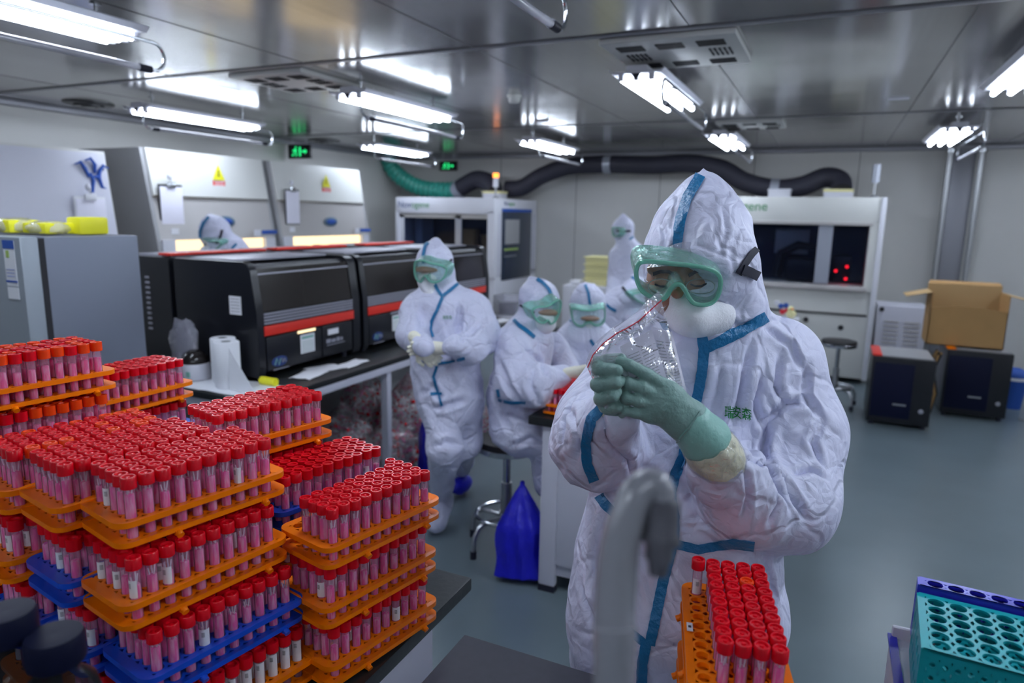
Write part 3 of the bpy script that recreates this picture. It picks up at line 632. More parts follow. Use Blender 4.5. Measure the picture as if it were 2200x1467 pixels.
# ================================================================== white automated machines at the back
def logo(b, c, s, r=(1, 0, 0)):
    vs, fs = textmesh('Novogene', s, .001); rr = Vector(r); u = Vector((0, 0, 1)); n = rr.cross(u)
    w_ = max(v.x for v in vs)-min(v.x for v in vs)
    for f in fs:
        cx_ = sum(vs[i].x for i in f)/len(f); mat = M['navyink'] if cx_ < -.06*w_ else M['greenink']
        b.add([Vector(c)+rr*vs[i].x+u*vs[i].y+n*vs[i].z for i in f], [tuple(range(len(f)))], mat)
t = thing('liquid_handling_machine', 'tall white automated machine under the green hose at the back left', 'machine', (-4.7, 8.7, 0))
X0, X1, Y0, Y1, ZT = -5.50, -3.98, 8.0, 9.40, 1.93
b = MB(); b.bx(X0, X1, Y0+.05, Y1, .08, .95, M['whitepl'], .01); b.bx(X0, X1, Y0, Y1, 1.72, ZT, M['whitepl'], .015); b.bx(X0, X0+.05, Y0, Y1, .9, 1.75, M['whitepl']); b.bx(X1-.10, X1, Y0, Y0+.1, .9, 1.75, M['whitepl']); b.bx(X0, X1, Y1-.05, Y1, .9, 1.75, M['whitepl']); b.bx(X1-.02, X1, Y0+.1, Y1, .9, 1.75, M['cabwhite']); b.build('cabinet', t)
b = MB(); b.bx(X0+.05, X1-.02, Y0+.6, Y0+.62, .95, 1.72, M['bluescreen']); b.bx(X0+.1, X0+.5, Y0+.45, Y0+.55, 1.0, 1.3, M['greypl']); b.bx(X0+.75, X0+1.05, Y0+.35, Y0+.5, 1.1, 1.52, M['card']); b.bx(X0+.2, X0+.3, Y0+.2, Y0+.5, 1.0, 1.65, M['hose']); b.bx(X1-.35, X1-.15, Y0+.3, Y0+.5, 1.05, 1.45, M['card']); b.build('inner_deck', t)
b = MB(); b.bx(X0+.12, X0+.93, Y0+.03, Y0+.04, 1.0, 1.66, M['winglass']); b.bx(X0+1.02, X1-.12, Y0+.03, Y0+.04, 1.0, 1.66, M['winglass']); b.build('glass_door', t)
b = MB(); b.bx(X0+.05, X0+.12, Y0+.02, Y0+.06, .95, 1.70, M['whitepl']); b.bx(X0+.93, X0+1.02, Y0+.02, Y0+.06, .95, 1.70, M['hose']); b.bx(X0+.05, X1-.1, Y0+.02, Y0+.06, 1.66, 1.72, M['midgrey']); b.build('door_frame', t)
b = MB(); logo(b, (X0+.29, Y0-.002, 1.83), .12); b.build('lettering', t)
b = MB(); b.bx(X1, X1+.012, Y0+.22, Y1-.22, .85, 1.80, M['bluescreen'], .004); b.build('side_window', t)
b = MB(); b.bx(X1+.012, X1+.02, Y0+.30, Y0+.75, 1.33, 1.66, M['greypl']); b.build('screen', t)
b = MB()
for k in range(5): b.box((X1+.016, Y0+.32+.09*k, 1.26), (.01, .06, .03), M['lime'])
for k in range(4): b.box((X1+.016, Y0+.32+.10*k, 1.17), (.01, .06, .02), M['steel'])
b.build('button', t)
b = MB(); b.bx(X1, X1+.014, Y0+.22, Y1-.22, 1.76, 1.80, M['blueink']); b.build('window_header', t)
b = MB(); logo(b, (X1+.001, Y0+.45, 1.865), .08, (0, 1, 0)); b.build('side_lettering', t)
t2 = thing('liquid_handling_machine', 'wide white automated machine behind the main worker, dark window and red lamps', 'machine', (-.5, 8.7, 0))
X0, X1, Y0, Y1, ZT = -1.52, .44, 8.0, 9.40, 1.965
b = MB(); b.bx(X0, X1, Y0+.04, Y1, .06, 1.05, M['cream_en'], .01); b.bx(X0, X1, Y0, Y1, 1.70, ZT, M['cream_en'], .015); b.bx(X0, X0+.1, Y0, Y1, 1.0, 1.72, M['cream_en']); b.bx(X1-.11, X1, Y0, Y1, 1.0, 1.72, M['cream_en']); b.bx(X0, X1, Y1-.05, Y1, 1.0, 1.72, M['cream_en']); b.build('cabinet', t2)
b = MB(); b.bx(X1-.03, X1+.02, Y0-.02, Y0+.04, .06, ZT, M['whitepl'], .006); b.build('edge_trim', t2)
b = MB(); b.bx(X0+.1, X1-.1, Y0+.60, Y0+.62, 1.05, 1.70, M['bluescreen']); b.tube([(-.55, Y0+.35, 1.1), (-.52, Y0+.35, 1.35), (-.35, Y0+.35, 1.45), (-.15, Y0+.35, 1.42), (-.08, Y0+.35, 1.1)], .05, M['blackpl'], 10); b.bx(-.6, -.25, Y0+.4, Y0+.55, 1.35, 1.62, M['midgrey']); b.bx(-.45, -.1, Y0+.2, Y0+.45, 1.06, 1.3, M['blackpl'], .03); b.bx(.02, .2, Y0+.3, Y0+.5, 1.06, 1.35, M['blackpl'], .02); b.build('inner_mechanism', t2)
b = MB(); b.bx(X0+.1, -.14, Y0+.03, Y0+.04, 1.08, 1.67, M['winglass']); b.bx(-.02, X1-.12, Y0+.03, Y0+.04, 1.08, 1.67, M['winglass']); b.build('glass_door', t2)
b = MB(); b.bx(-.15, -.01, Y0+.015, Y0+.05, 1.06, 1.68, M['hose']); b.build('door_mullion', t2)
b = MB(); b.bx(X0+.05, X1-.08, Y0-.02, Y0+.05, .99, 1.045, M['midgrey'], .015); b.bx(X0+.05, X1-.08, Y0-.01, Y0+.05, 1.675, 1.71, M['midgrey'], .01); b.build('ledge', t2)
b = MB(); b.bx(X0+.02, X1-.05, Y0+.03, Y0+.045, .735, .755, M['darkgap']); b.build('panel_gap', t2)
for x in (-.19, .16): b = MB(); b.lathe([(.028, 0), (.028, .012), (.02, .02)], (x, Y0+.04, .60 if x > 0 else .66), M['darkgap'], 16, (0, -1, 0)); b.build('knob', t2)
b = MB()
for x, z in ((.055, 1.19), (.16, 1.11), (.16, 1.24)): b = MB(); b.ell((x, Y0+.2, z), (.016, .016, .016), M['redlit']); b.build('red_lamp', t2)
b = MB(); logo(b, (-.97, Y0-.002, 1.86), .14); b.build('lettering', t2)
def tower(x, y, z, h_, lit, label):
    t = thing('signal_tower', label, 'signal light', (x, y, z)); b = MB(); b.cyl((x, y, z), (x, y, z+h_*.45), .012, M['steel']); b.lathe([(.05, 0), (.05, .01), (.02, .03)], (x, y, z), M['steel'], 16); b.build('pole', t)
    b = MB(); b.cyl((x, y, z+h_*.45), (x, y, z+h_*.82), .038, M['whitepl'] if lit else M['hose']); b.build('housing', t)
    b = MB(); b.cyl((x, y, z+h_*.82), (x, y, z+h_), .038, M['orangelit'] if lit else M['hose']); b.build('lamp', t)
tower(-4.14, 8.35, 1.93, .33, True, 'signal light glowing orange on the left white machine')
tower(.34, 8.2, 1.965, .34, False, 'unlit grey signal light on the right corner of the wide white machine')
for (x, y, z, w_, lb, m1) in ((-4.35, 8.75, 1.93, .26, 'small white port box under the hose on the left machine', 0), (-.62, 8.75, 1.965, .24, 'small white port box on the wide white machine, left one', 1), (.0, 8.80, 1.965, .30, 'white port box with pale yellow rim where the dark hose ends', 0)):
    t = thing('hose_port', lb, 'port', (x, y, z)); b = MB(); b.box((x, y, z+.04), (w_, w_, .08), M['whitepl'], .01); b.build('box', t)
    b = MB(); b.box((x, y, z+.095), (w_*1.05, w_*1.05, .03), M['paleyellow'] if not m1 else M['whitepl'], .008); b.build('rim', t)
def hose(name, pts, r, mat, label, ribs, amp, cols=()):
    P = [Vector(p) for p in pts]; Q = []
    for i in range(len(P)-1):
        p0, p1, p2, p3 = P[max(0, i-1)], P[i], P[i+1], P[min(len(P)-1, i+2)]
        for k in range(24):
            t_ = k/24; Q.append(.5*((2*p1)+(p2-p0)*t_+(2*p0-5*p1+4*p2-p3)*t_**2+(3*p1-p0-3*p2+p3)*t_**3))
    Q.append(P[-1]); L_ = [0]
    for a, b_ in zip(Q, Q[1:]): L_.append(L_[-1]+(b_-a).length)
    n_ = int(L_[-1]/ribs*4); R_ = []; W_ = []
    for k in range(n_+1):
        d = L_[-1]*k/n_; j = max(0, min(len(Q)-2, next((i for i in range(len(L_)-1) if L_[i+1] >= d), len(Q)-2))); f_ = (d-L_[j])/max(1e-6, L_[j+1]-L_[j]); W_.append(Q[j].lerp(Q[j+1], min(1, max(0, f_)))); R_.append(r*(1+amp*math.cos(k*math.pi/2)))
    t = thing(name, label, 'hose', tuple(pts[0])); b = MB(); b.tube(W_, R_, mat, 20); b.build('corrugated_sleeve', t)
    for i in cols:
        c = Vector(pts[i]); d = (Vector(pts[min(i+1, len(pts)-1)])-Vector(pts[max(0, i-1)])).normalized(); b = MB(); b.cyl(c-d*.05, c+d*.05, r*1.06, M['hose']); b.build('clamp', t)
hose('ventilation_hose', [(-6.30, 9.0, 2.58), (-6.28, 9.0, 2.44), (-6.10, 9.0, 2.26), (-5.75, 9.0, 2.10), (-5.35, 9.0, 2.06), (-5.08, 9.0, 2.07)], .115, M['ductgreen'], 'ribbed green ventilation hose coming down from the ceiling corner', .085, .10, (0,))
hose('ventilation_hose', [(-5.08, 9.0, 2.07), (-4.92, 8.98, 2.15), (-4.72, 8.92, 2.21), (-4.50, 8.84, 2.16), (-4.36, 8.76, 2.045)], .125, M['ductblack'], 'short dark hose between the green hose and the left white machine', .03, .02, (0,))
hose('ventilation_hose', [(-4.28, 9.0, 2.08), (-4.05, 9.0, 2.10), (-3.75, 9.0, 2.26), (-3.35, 9.0, 2.38), (-2.8, 9.0, 2.40), (-2.2, 9.0, 2.385), (-1.75, 9.0, 2.40), (-1.35, 9.0, 2.33), (-1.05, 9.0, 2.17), (-.70, 9.0, 2.09), (-.40, 9.0, 2.12), (-.16, 9.0, 2.22), (.0, 8.95, 2.18), (.03, 8.85, 2.06)], .115, M['ductblack'], 'long dark hose snaking under the ceiling along the back wall', .03, .02, (4, 9))
# ------------------------------------------------------------------ right-hand back corner
t = thing('vented_cabinet', 'pale lavender louvred cabinet between the wide white machine and the carton', 'cabinet', (.7, 8.4, 0))
b = MB(); b.bx(.49, .95, 8.1, 8.6, 0, .86, M['cabwhite'], .008); b.build('body', t)
b = MB()
for r_ in range(2):
    for k in range(7): b.bx(.56+.19*r_, .70+.19*r_, 8.09, 8.1, .42+.045*k, .432+.045*k, M['midgrey'])
b.build('louvre', t)
b = MB(); b.lathe([(.024, 0), (.024, .01), (.016, .018)], (.53, 8.1, .82), M['darkgap'], 14, (0, -1, 0)); b.build('knob', t)
def blackbox(x0, x1, y0, y1, h_, label, red, top=True, dx=0.0):
    t = thing('black_instrument', label, 'instrument', ((x0+x1)/2, (y0+y1)/2, 0))
    b = MB(); b.bx(x0, x1, y0, y1, .03, h_, M['blackpl'], .012); b.build('housing', t)
    b = MB(); b.bx(x0+.03, x1-.02, y0+.03, y1-.03, h_, h_+.006, M['greypl']); b.build('top_panel', t)
    b = MB(); b.bx(x0-.002, x0+.07, y0+.02, y1-.05, h_, h_+.014, M['red'] if red else M['orange'], .003); b.build('red_trim', t)
    b = MB(); b.bx(x0+.02, x1-.15, y0-.006, y0+.004, .08, h_-.05, M['navy'], .004); b.build('front_panel', t)
    b = MB(); b.ell((x1-.07, y0-.003, .16), (.02, .005, .02), M['silver']); b.build('power_button', t)
    b = MB(); b.box(((x0+x1)/2, y0-.008, .2), (.1, .004, .015), M['steel']); b.build('front_slot', t)
    for x in (x0+.04, x1-.04):
        for y in (y0+.04, y1-.04): b = MB(); b.cyl((x, y, 0), (x, y, .035), .02, M['black']); b.build('foot', t)
blackbox(.40, .87, 6.47, 7.0, .60, 'black floor-standing instrument with red strip, left of the cardboard carton', True)
blackbox(1.02, 1.52, 7.10, 7.62, .61, 'black floor-standing instrument carrying the open cardboard carton', False)
t = thing('cardboard_carton', 'open brown cardboard carton with spread flaps on the right black instrument', 'box', (1.2, 7.4, .625))
x0, x1, y0, y1, z0, z1 = .86, 1.45, 7.20, 7.58, .628, 1.10
b = MB(); b.prism([(x0, y0, z0), (x1, y0, z0), (x1, y0, .955), (x0+.45, y0, .985), (x0+.3, y0, .992), (x0+.15, y0, .985), (x0, y0, .965)], (0, .008, 0), M['card']); b.bx(x0, x0+.008, y0, y1, z0, z1, M['card']); b.bx(x1-.008, x1, y0, y1, z0, z1, M['card']); b.bx(x0, x1, y0, y1, z0, z0+.008, M['card']); b.bx(x0, x1, y1-.008, y1, z0, z1+.06, M['cardin']); b.build('body', t)
for s in (-1, 1):
    xx = x0 if s < 0 else x1
    b = MB(); b.prism([(xx, y0, z1), (xx+s*.20, y0+.02, z1-.05), (xx+s*.20, y1-.02, z1-.05), (xx, y1, z1)], (0, 0, .006), M['cardin']); b.build('flap', t)
b = MB(); b.prism([(x0, y1, z1+.06), (x1, y1, z1+.06), (x1-.02, y1+.04, z1+.085), (x0+.02, y1+.04, z1+.085)], (0, .005, 0), M['card']); b.build('back_flap', t)
t = thing('cable_pile', 'tangle of dark connectors and brown ties between the two black instruments', 'cables', (.94, 7.1, 0))
for k in range(6):
    b = MB(); px_ = .93+.02*math.sin(k); b.tube([(px_, 7.05+.03*k, .0+.012), (px_+.03, 7.05+.02*k, .2), (px_-.02, 7.02+.03*k, .42), (px_+.02, 7.04, .56+.01*k)], .010, M['blackpl'] if k % 2 else M['card'], 6); b.build('cable', t)
t = thing('waste_bin', 'small blue round bin on the floor at the right edge by the carton', 'bin', (1.68, 7.75, 0))
b = MB(); b.lathe([(.085, 0), (.11, .30), (.115, .31)], (1.68, 7.75, 0), M['blueink'], 24); b.build('body', t)
b = MB(); b.lathe([(.115, .31), (.117, .33), (.10, .36), (.04, .385), (0, .39)], (1.68, 7.75, 0), M['blueink'], 24); b.build('lid', t)
b = MB(); b.lathe([(.112, .275), (.116, .29), (.112, .305)], (1.68, 7.75, 0), M['label'], 24); b.build('band', t)
b = MB(); b.tube([(1.66, 7.3, .006), (1.75, 7.22, .006), (1.9, 7.18, .006), (2.1, 7.24, .006), (2.4, 7.3, .006)], .006, M['greypl'], 6); tag(b.build('floor_cable'), 'thin grey cable on the floor at the right edge', 'cable')
def stool(x, y, h_, label, seatr=.155, ring=True):
    t = thing('round_stool', label, 'stool', (x, y, 0))
    b = MB(); b.lathe([(0, h_-.055), (seatr*.9, h_-.055), (seatr, h_-.045), (seatr, h_-.02), (seatr*.96, h_-.004), (seatr*.7, h_), (0, h_)], (x, y, 0), M['seatblack'], 32); b.build('seat', t)
    b = MB(); b.lathe([(seatr*.985, h_-.062), (seatr*1.03, h_-.058), (seatr*1.03, h_-.034), (seatr*.99, h_-.03)], (x, y, 0), M['chrome'], 32); b.build('seat_rim', t)
    b = MB(); b.cyl((x, y, .28), (x, y, h_-.05), .019, M['chrome']); b.cyl((x, y, .18), (x, y, .36), .028, M['steel']); b.cyl((x, y, .14), (x, y, .20), .036, M['chrome']); b.build('column', t)
    for k in range(5):
        a = 2*math.pi*k/5+.5; c, s = math.cos(a), math.sin(a); b = MB()
        b.tube([(x+c*.02, y+s*.02, .17), (x+c*.14, y+s*.14, .17), (x+c*.18, y+s*.18, .155), (x+c*.205, y+s*.205, .11), (x+c*.21, y+s*.21, .03)], .013, M['steel'], 8); b.cyl((x+c*.21, y+s*.21, 0), (x+c*.21, y+s*.21, .04), .017, M['black'], seg=10); b.build('leg', t)
    if ring:
        b = MB(); b.tube([(x+.155*math.cos(a), y+.155*math.sin(a), .185) for a in np.linspace(0, 2*math.pi, 41)[:-1]], .010, M['chrome'], 8, closed=True); b.build('foot_ring', t)
    return t
stool(-1.416, 3.03, .60, 'chrome stool with black seat under the seated worker at the bench end')
stool(.14, 7.0, .63, 'round black stool far back, right of the main worker')
stool(-1.40, 4.05, .60, 'stool mostly hidden under the seated worker facing the camera')
# colourful little toys on the wide machine's ledge
t = thing('toy_cluster', 'little yellow toy bird figure on the stand behind the main worker shoulder', 'toy', (-.33, 7.8, .60))
b = MB(); b.ell((-.33, 7.75, .745), (.05, .04, .045), M['paleyellow']); b.ell((-.34, 7.74, .80), (.032, .03, .03), M['paleyellow']); b.build('body', t)
b = MB(); b.ell((-.32, 7.71, .80), (.014, .012, .008), M['orange']); b.build('beak', t)
cols = [M['blueink'], M['redzip'], M['blueink'], M['redzip'], M['whitepl']]
for k, (x, z) in enumerate(((-.44, .82), (-.42, .76), (-.39, .83), (-.37, .78), (-.48, .85))):
    b = MB()
    for q in range(6): a = q*math.pi/3; b.ell((x+.016*math.cos(a), 7.76, z+.016*math.sin(a)), (.014, .012, .014), cols[k], 8, 6)
    tag(b.build('paper_flower'), ['blue paper flower, lower left of the toy row', 'pink paper flower beside the lower blue one', 'blue paper flower above the yellow toy', 'pink paper flower next to the yellow toy', 'white paper flower, topmost and leftmost of the toys'][k], 'flower', None)
t = thing('side_table', 'low white stand holding the toys in front of the wide white machine', 'stand', (-.4, 7.75, 0))
b = MB(); b.bx(-.62, -.25, 7.65, 7.88, .67, .70, M['whitepl'], .004); b.build('top', t)
for x in (-.6, -.27):
    for y in (7.67, 7.86): b = MB(); b.bx(x-.012, x+.012, y-.012, y+.012, 0, .67, M['steel']); b.build('leg', t)
# analyser with the yellow trays
t = thing('analyser_cabinet', 'white analyser cabinet holding the pale yellow trays in the middle distance', 'cabinet', (-2.55, 8.0, 0))
b = MB(); b.bx(-2.92, -2.18, 7.75, 8.3, .1, .90, M['whitepl'], .012); b.build('body', t)
b = MB(); b.bx(-2.80, -2.66, 7.74, 7.75, .68, .80, M['navyink'], .003); b.build('screen', t)
b = MB()
for x in (-2.88, -2.22): b.cyl((x, 7.8, 0), (x, 7.8, .1), .02, M['black']); b.cyl((x, 8.25, 0), (x, 8.25, .1), .02, M['black'])
b.build('foot', t)
for k in range(4):
    b = MB(); z = .905+.088*k
    b.bx(-2.68, -2.30, 7.85, 8.15, z, z+.082, M['paleyellow'], .012); b.bx(-2.70, -2.28, 7.83, 8.17, z+.066, z+.078, M['paleyellow'], .004)
    tag(b.build('storage_tray'), 'pale yellow stacking tray, %s in the stack on the white analyser' % ['lowest', 'second from the bottom', 'third from the bottom', 'topmost'][k], 'tray')
b = MB(); b.bx(-2.85, -2.72, 7.8, 7.95, .905, .96, M['label'], .02); tag(b.build('small_pack'), 'small whitish pack left of the yellow trays', 'pack')
# ------------------------------------------------------------------ island bench behind the main worker
t = thing('island_bench', 'white island bench with dark top where the seated workers work', 'bench', (-.6, 3.9, 0))
b = MB(); b.bx(-1.16, -.28, 2.70, 5.1, .80, .84, M['bench'], .006); b.build('worktop', t)
b = MB(); b.bx(-1.09, -.34, 2.74, 3.0, .08, .80, M['cabwhite'], .006); b.bx(-.75, -.34, 3.0, 5.0, .08, .80, M['cabwhite'], .006); b.build('cabinet', t)
b = MB(); b.bx(-1.10, -1.02, 2.72, 2.76, .03, .80, M['cabwhite'], .008); b.bx(-1.10, -1.02, 2.72, 2.76, .0, .03, M['black']); b.bx(-1.02, -.34, 2.725, 2.75, .14, .79, M['cabwhite'], .004); b.bx(-1.02, -.34, 2.73, 2.75, .14, .20, M['cabwhite']); b.build('end_panel', t)
b = MB()
for y in (2.9, 4.95): b.cyl((-.40, y, 0), (-.40, y, .08), .025, M['black'])
for y in (2.9, ): b.cyl((-1.05, y, 0), (-1.05, y, .08), .025, M['black'])
b.cyl((-1.08, 5.0, 0), (-1.08, 5.0, .8), .02, M['cabwhite']); b.build('foot', t)
# blue bag at the island end, bags of waste tubes under the bench
def sack(name, c, r, h_, mat, label, cat, seed, tie=True, mats=None):
    b = MB(); P = []; nu, nv = 28, 40; cx_, cy_, cz_ = c
    for i in range(nu+1):
        u = i/nu; row = []
        rad = r*(1.06*min(1, (u/.06)**.5) if u < .06 else 1.06-.22*u)*(1 if u < .55 else max(.10, 1-((u-.55)/.45)**1.35))
        for k in range(nv+1):
            a = 2*math.pi*(k % nv)/nv; f = 1+.10*math.sin(3*a+seed)+.16*noise.noise(Vector((math.cos(a)*1.6+seed, math.sin(a)*1.6, u*3)))+.05*math.sin(11*a+u*6)
            row.append((cx_+rad*f*math.cos(a), cy_+rad*f*math.sin(a), cz_+h_*u))
        P.append(row)
    b.grid(P, mat); return b
b = sack('x', (-1.225, 2.80, 0.002), .115, .48, M['bluebag'], '', '', 2)
tag(b.build('rubbish_bag'), 'bright blue plastic rubbish bag slumped against the island bench end', 'bag')
b = sack('x', (-2.30, 3.72, 0.002), .08, .5, M['bluebag'], '', '', 5)
tag(b.build('rubbish_bag'), 'narrow blue plastic bag standing behind the walking worker', 'bag')
M['scrap1'] = pbr('tube_scrap', (.75, .2, .28), .4, bump=1.0, bscale=50, var=.6, vscale=40); M['scrap2'] = pbr('tube_scrap_pale', (.92, .80, .88), .4, bump=1.0, bscale=60, var=.4, vscale=50)
M['wastebag'] = clearmat('waste_bag_film', (1, 1, 1), 0.20, (.95, .92, .97), .12, .3, bump=1.0, bscale=9)
rg = random.Random(4)
for i, (x, y, r_, h_, lb) in enumerate(((-2.98, 3.66, .19, .42, 'clear bag of used tubes under the bench, leftmost'), (-2.72, 4.10, .20, .58, 'tall clear bag of used tubes behind the others'), (-2.60, 3.70, .17, .36, 'low clear bag of used tubes in front'), (-3.12, 4.08, .18, .62, 'clear bag of used tubes with a peaked knot, at the back'), (-2.42, 4.42, .18, .42, 'clear bag of used tubes nearest the walking worker'))):
    t = thing('waste_bag', lb, 'bag', (x, y, 0)); b = sack('x', (x, y, .002), r_, h_, M['wastebag'], '', '', i*1.7)
    b.build('film', t)
    b = MB()
    for q in range(240):
        a = rg.uniform(0, 6.28); rr = r_*.95*math.sqrt(rg.random()); z = .03+rg.random()*h_*.62; rr *= (1 if z < h_*.5 else .7)
        p = Vector((x+rr*math.cos(a), y+rr*math.sin(a), z)); d = Vector((rg.uniform(-1, 1), rg.uniform(-1, 1), rg.uniform(-.6, .6))).normalized()
        b.tube([p-d*.04, p+d*.025], .0085, M['scrap2'] if q % 3 else M['scrap2'] if q % 2 else M['liquid'], 6); b.tube([p+d*.025, p+d*.045], .011, M['cap'] if q % 2 else M['scrap1'], 7)
    o = b.build('used_tubes', t); o['kind'] = 'stuff'
# small rack of tubes on the island corner
# ================================================================== near tables
TZ = .82
t = thing('laboratory_table', 'black-topped table at left under the stacks of orange and blue racks', 'table', (-1.4, .6, 0))
b = MB(); b.bx(-2.15, -.745, -.3, 1.40, TZ-.035, TZ, M['bench'], .006); b.build('worktop', t)
b = MB(); b.bx(-2.1, -.80, -.2, 1.30, .10, TZ-.036, M['cabwhite'], .006); b.build('cabinet', t)
b = MB(); b.bx(-.799, -.787, .55, .93, .14, .74, M['fridgedoor'], .004); b.bx(-.799, -.787, .95, 1.28, .14, .74, M['cabwhite'], .004); b.build('door_panel', t)
b = MB(); b.bx(-2.1, -.84, -.2, 1.26, 0, .10, M['greypl']); b.build('plinth', t)
TB = .865
t = thing('slate_worktop_table', 'dark slate-topped table in front of the main worker', 'table', (.3, .8, 0))
b = MB(); b.bx(-.615, 1.5, .15, 1.125, TB-.03, TB, M['slate'], .003); b.build('worktop', t)
b = MB(); b.bx(-.55, 1.45, .2, 1.07, .08, TB-.032, M['cabwhite'], .005); b.build('cabinet', t)
b = MB(); b.bx(-.5, 1.4, .25, 1.02, 0, .08, M['greypl']); b.build('plinth', t)
# ------------------------------------------------------------------ racks
PL, PS = .0272, .0262; NR, NC = 10, 5; TL = .112; LAY = .12
def rack_parts(mat, name='sample_rack'):
    t = thing(name, 'x', 'rack')
    hx, hy = NC*PS/2, NR*PL/2; ox, oy, rad = hx+.013, hy+.019, .024
    def outer(m):
        out = []
        for cx_, cy_, a0 in ((ox-rad, oy-rad, 0), (-(ox-rad), oy-rad, 90), (-(ox-rad), -(oy-rad), 180), (ox-rad, -(oy-rad), 270)):
            for k in range(6): a = math.radians(a0+90*k/5); out.append((cx_+rad*math.cos(a), cy_+rad*math.sin(a)))
        return out
    def plate(z0, z1, hr):
        b = MB(); O = outer(1); I = [(max(-hx, min(hx, x)), max(-hy, min(hy, y))) for x, y in O]; n = len(O); vs = []; fs = []
        for z in (z0, z1): vs += [(x, y, z) for x, y in O]+[(x, y, z+(0 if z == z0 else -.002)) for x, y in I]
        for k in range(n):
            j = (k+1) % n; fs += [(2*n+k, 2*n+j, 3*n+j, 3*n+k), (k, n+k, n+j, j), (k, j, 2*n+j, 2*n+k)]
        b.add(vs, fs, mat); zt = z1-.002; zb = z0
        for i in range(NC):
            for j in range(NR):
                cx_, cy_ = -hx+PS*(i+.5), -hy+PL*(j+.5); vs = []; fs = []; q = 12
                for k in range(q):
                    a = 2*math.pi*k/q; c, s_ = math.cos(a), math.sin(a); m_ = max(abs(c), abs(s_)); vs += [(cx_+c/m_*PS/2, cy_+s_/m_*PL/2, zt), (cx_+hr*c, cy_+hr*s_, zt), (cx_+hr*c, cy_+hr*s_, zb), (cx_+c/m_*PS/2, cy_+s_/m_*PL/2, zb)]
                for k in range(q):
                    k2 = (k+1) % q
                    for e in range(3): fs.append((4*k+e, 4*k2+e, 4*k2+e+1, 4*k+e+1))
                b.add(vs, fs, mat)
        return b
    plate(.042, .052, .0103).build('upper_plate', t, False)
    b = plate(.009, .018, .0098)
    for i in range(NC):
        for j in range(NR):
            b.lathe([(.0106, .011), (.0098, .004), (.006, .0006), (0, 0)], (-hx+PS*(i+.5), -hy+PL*(j+.5), 0), mat, 10)
    b.build('lower_plate', t, False)
    for s in (-1, 1):
        for y in (-hy*.45, hy*.75): b = MB(); b.cyl((s*ox*.99, y, .008), (s*(ox+.007), y, .004), .006, mat, seg=10); b.box((s*(ox-.001), y, .008), (.006, .012, .008), mat); b.build('side_clip', t, False)
    for sx in (-1, 1):
        for sy in (-1, 1): b = MB(); b.cyl((sx*PS*1.5, sy*PL*4, .010), (sx*PS*1.5, sy*PL*4, .048), .0024, mat, seg=8); b.build('corner_post', t, False)
    return t
RACK = {c: rack_parts(M[c]) for c in ('orange', 'blue')}
usedR = {}
# one tube, with its parts
def tube_tpl(capm, liqm, lab, lvl, hi=True):
    sg = 16 if hi else 10
    P_ = []
    b = MB(); b.lathe([(0, 0), (.0055, .0006), (.0085, .003), (.0088, .008), (.0088, TL-.018)] if hi else [(0, 0), (.0085, .003), (.0088, TL-.018)], (0, 0, 0), M['tube'], sg); P_.append(('tube_body', b))
    b = MB(); b.lathe([(0, .0015), (.0068, .004), (.0074, .009), (.0074, lvl-.002), (.0060, lvl), (0, lvl)], (0, 0, 0), liqm, sg); P_.append(('contents', b))
    if hi:
        b = MB()
        for a, l_ in ((.3, .018), (2.2, .024), (4.2, .012)): b.tube([(.002*math.cos(a), .002*math.sin(a), lvl-.01), (.0055*math.cos(a+.5), .0055*math.sin(a+.5), lvl+l_)], .0012, M['whitepl'], 5)
        P_.append(('swab_stick', b))
    c0 = TL-.020; r = .0122
    b = MB(); prof = [(.0085, c0), (r, c0+.0008), (r, TL-.0015), (r-.0012, TL), (r-.0035, TL), (r-.0045, TL-.0035), (.0032, TL-.0035), (.0026, TL-.001), (0, TL-.0008)] if hi else [(.0085, c0), (r, c0), (r, TL), (r-.004, TL), (r-.005, TL-.0035), (0, TL-.002)]
    b.lathe(prof, (0, 0, 0), capm, 20 if hi else 12); P_.append(('cap', b))
    if lab:
        b = MB(); a0, a1 = -2.2, .1; rr = .0091; z0, z1 = (.045, .075) if lab == 1 else (.03, TL-.024)
        b.grid([[(rr*math.cos(a), rr*math.sin(a), z) for z in (z0, z1)] for a in np.linspace(a0, a1, 9)], M['label'])
        for k in range(5): b.grid([[((rr+.0003)*math.cos(a), (rr+.0003)*math.sin(a), z) for z in (z1-.006-.0018*k, z1-.0052-.0018*k)] for a in np.linspace(-1.5, -.9, 4)], M['ink'])
        P_.append(('barcode_label', b))
    return P_
TPL = {}
for kname, args in {'red': (M['cap'], M['liquid'], 0, .072), 'redhi': (M['cap'], M['liquid'], 0, .083), 'orange': (M['cap2'], M['liquid'], 0, .076), 'lab': (M['cap'], M['liquid'], 1, .066), 'blood': (M['cap'], M['blood'], 2, .07)}.items():
    TPL[kname] = (tube_tpl(*args), tube_tpl(*args, hi=False))
MESH = {}
def tube_thing(kind, p, rz, label, group):
    t = thing('sample_tube', label, 'tube', p, rz, group)
    if kind not in MESH:
        MESH[kind] = []
        for nme, b in TPL[kind][0]: o = b.build(nme, t, False); MESH[kind].append(o)
    else:
        for s in MESH[kind]: c = s.copy(); COL.objects.link(c); c.parent = t
    return t
ALLT = []     # every tube as (importance, kind, position, turn, description, group)
RL = []
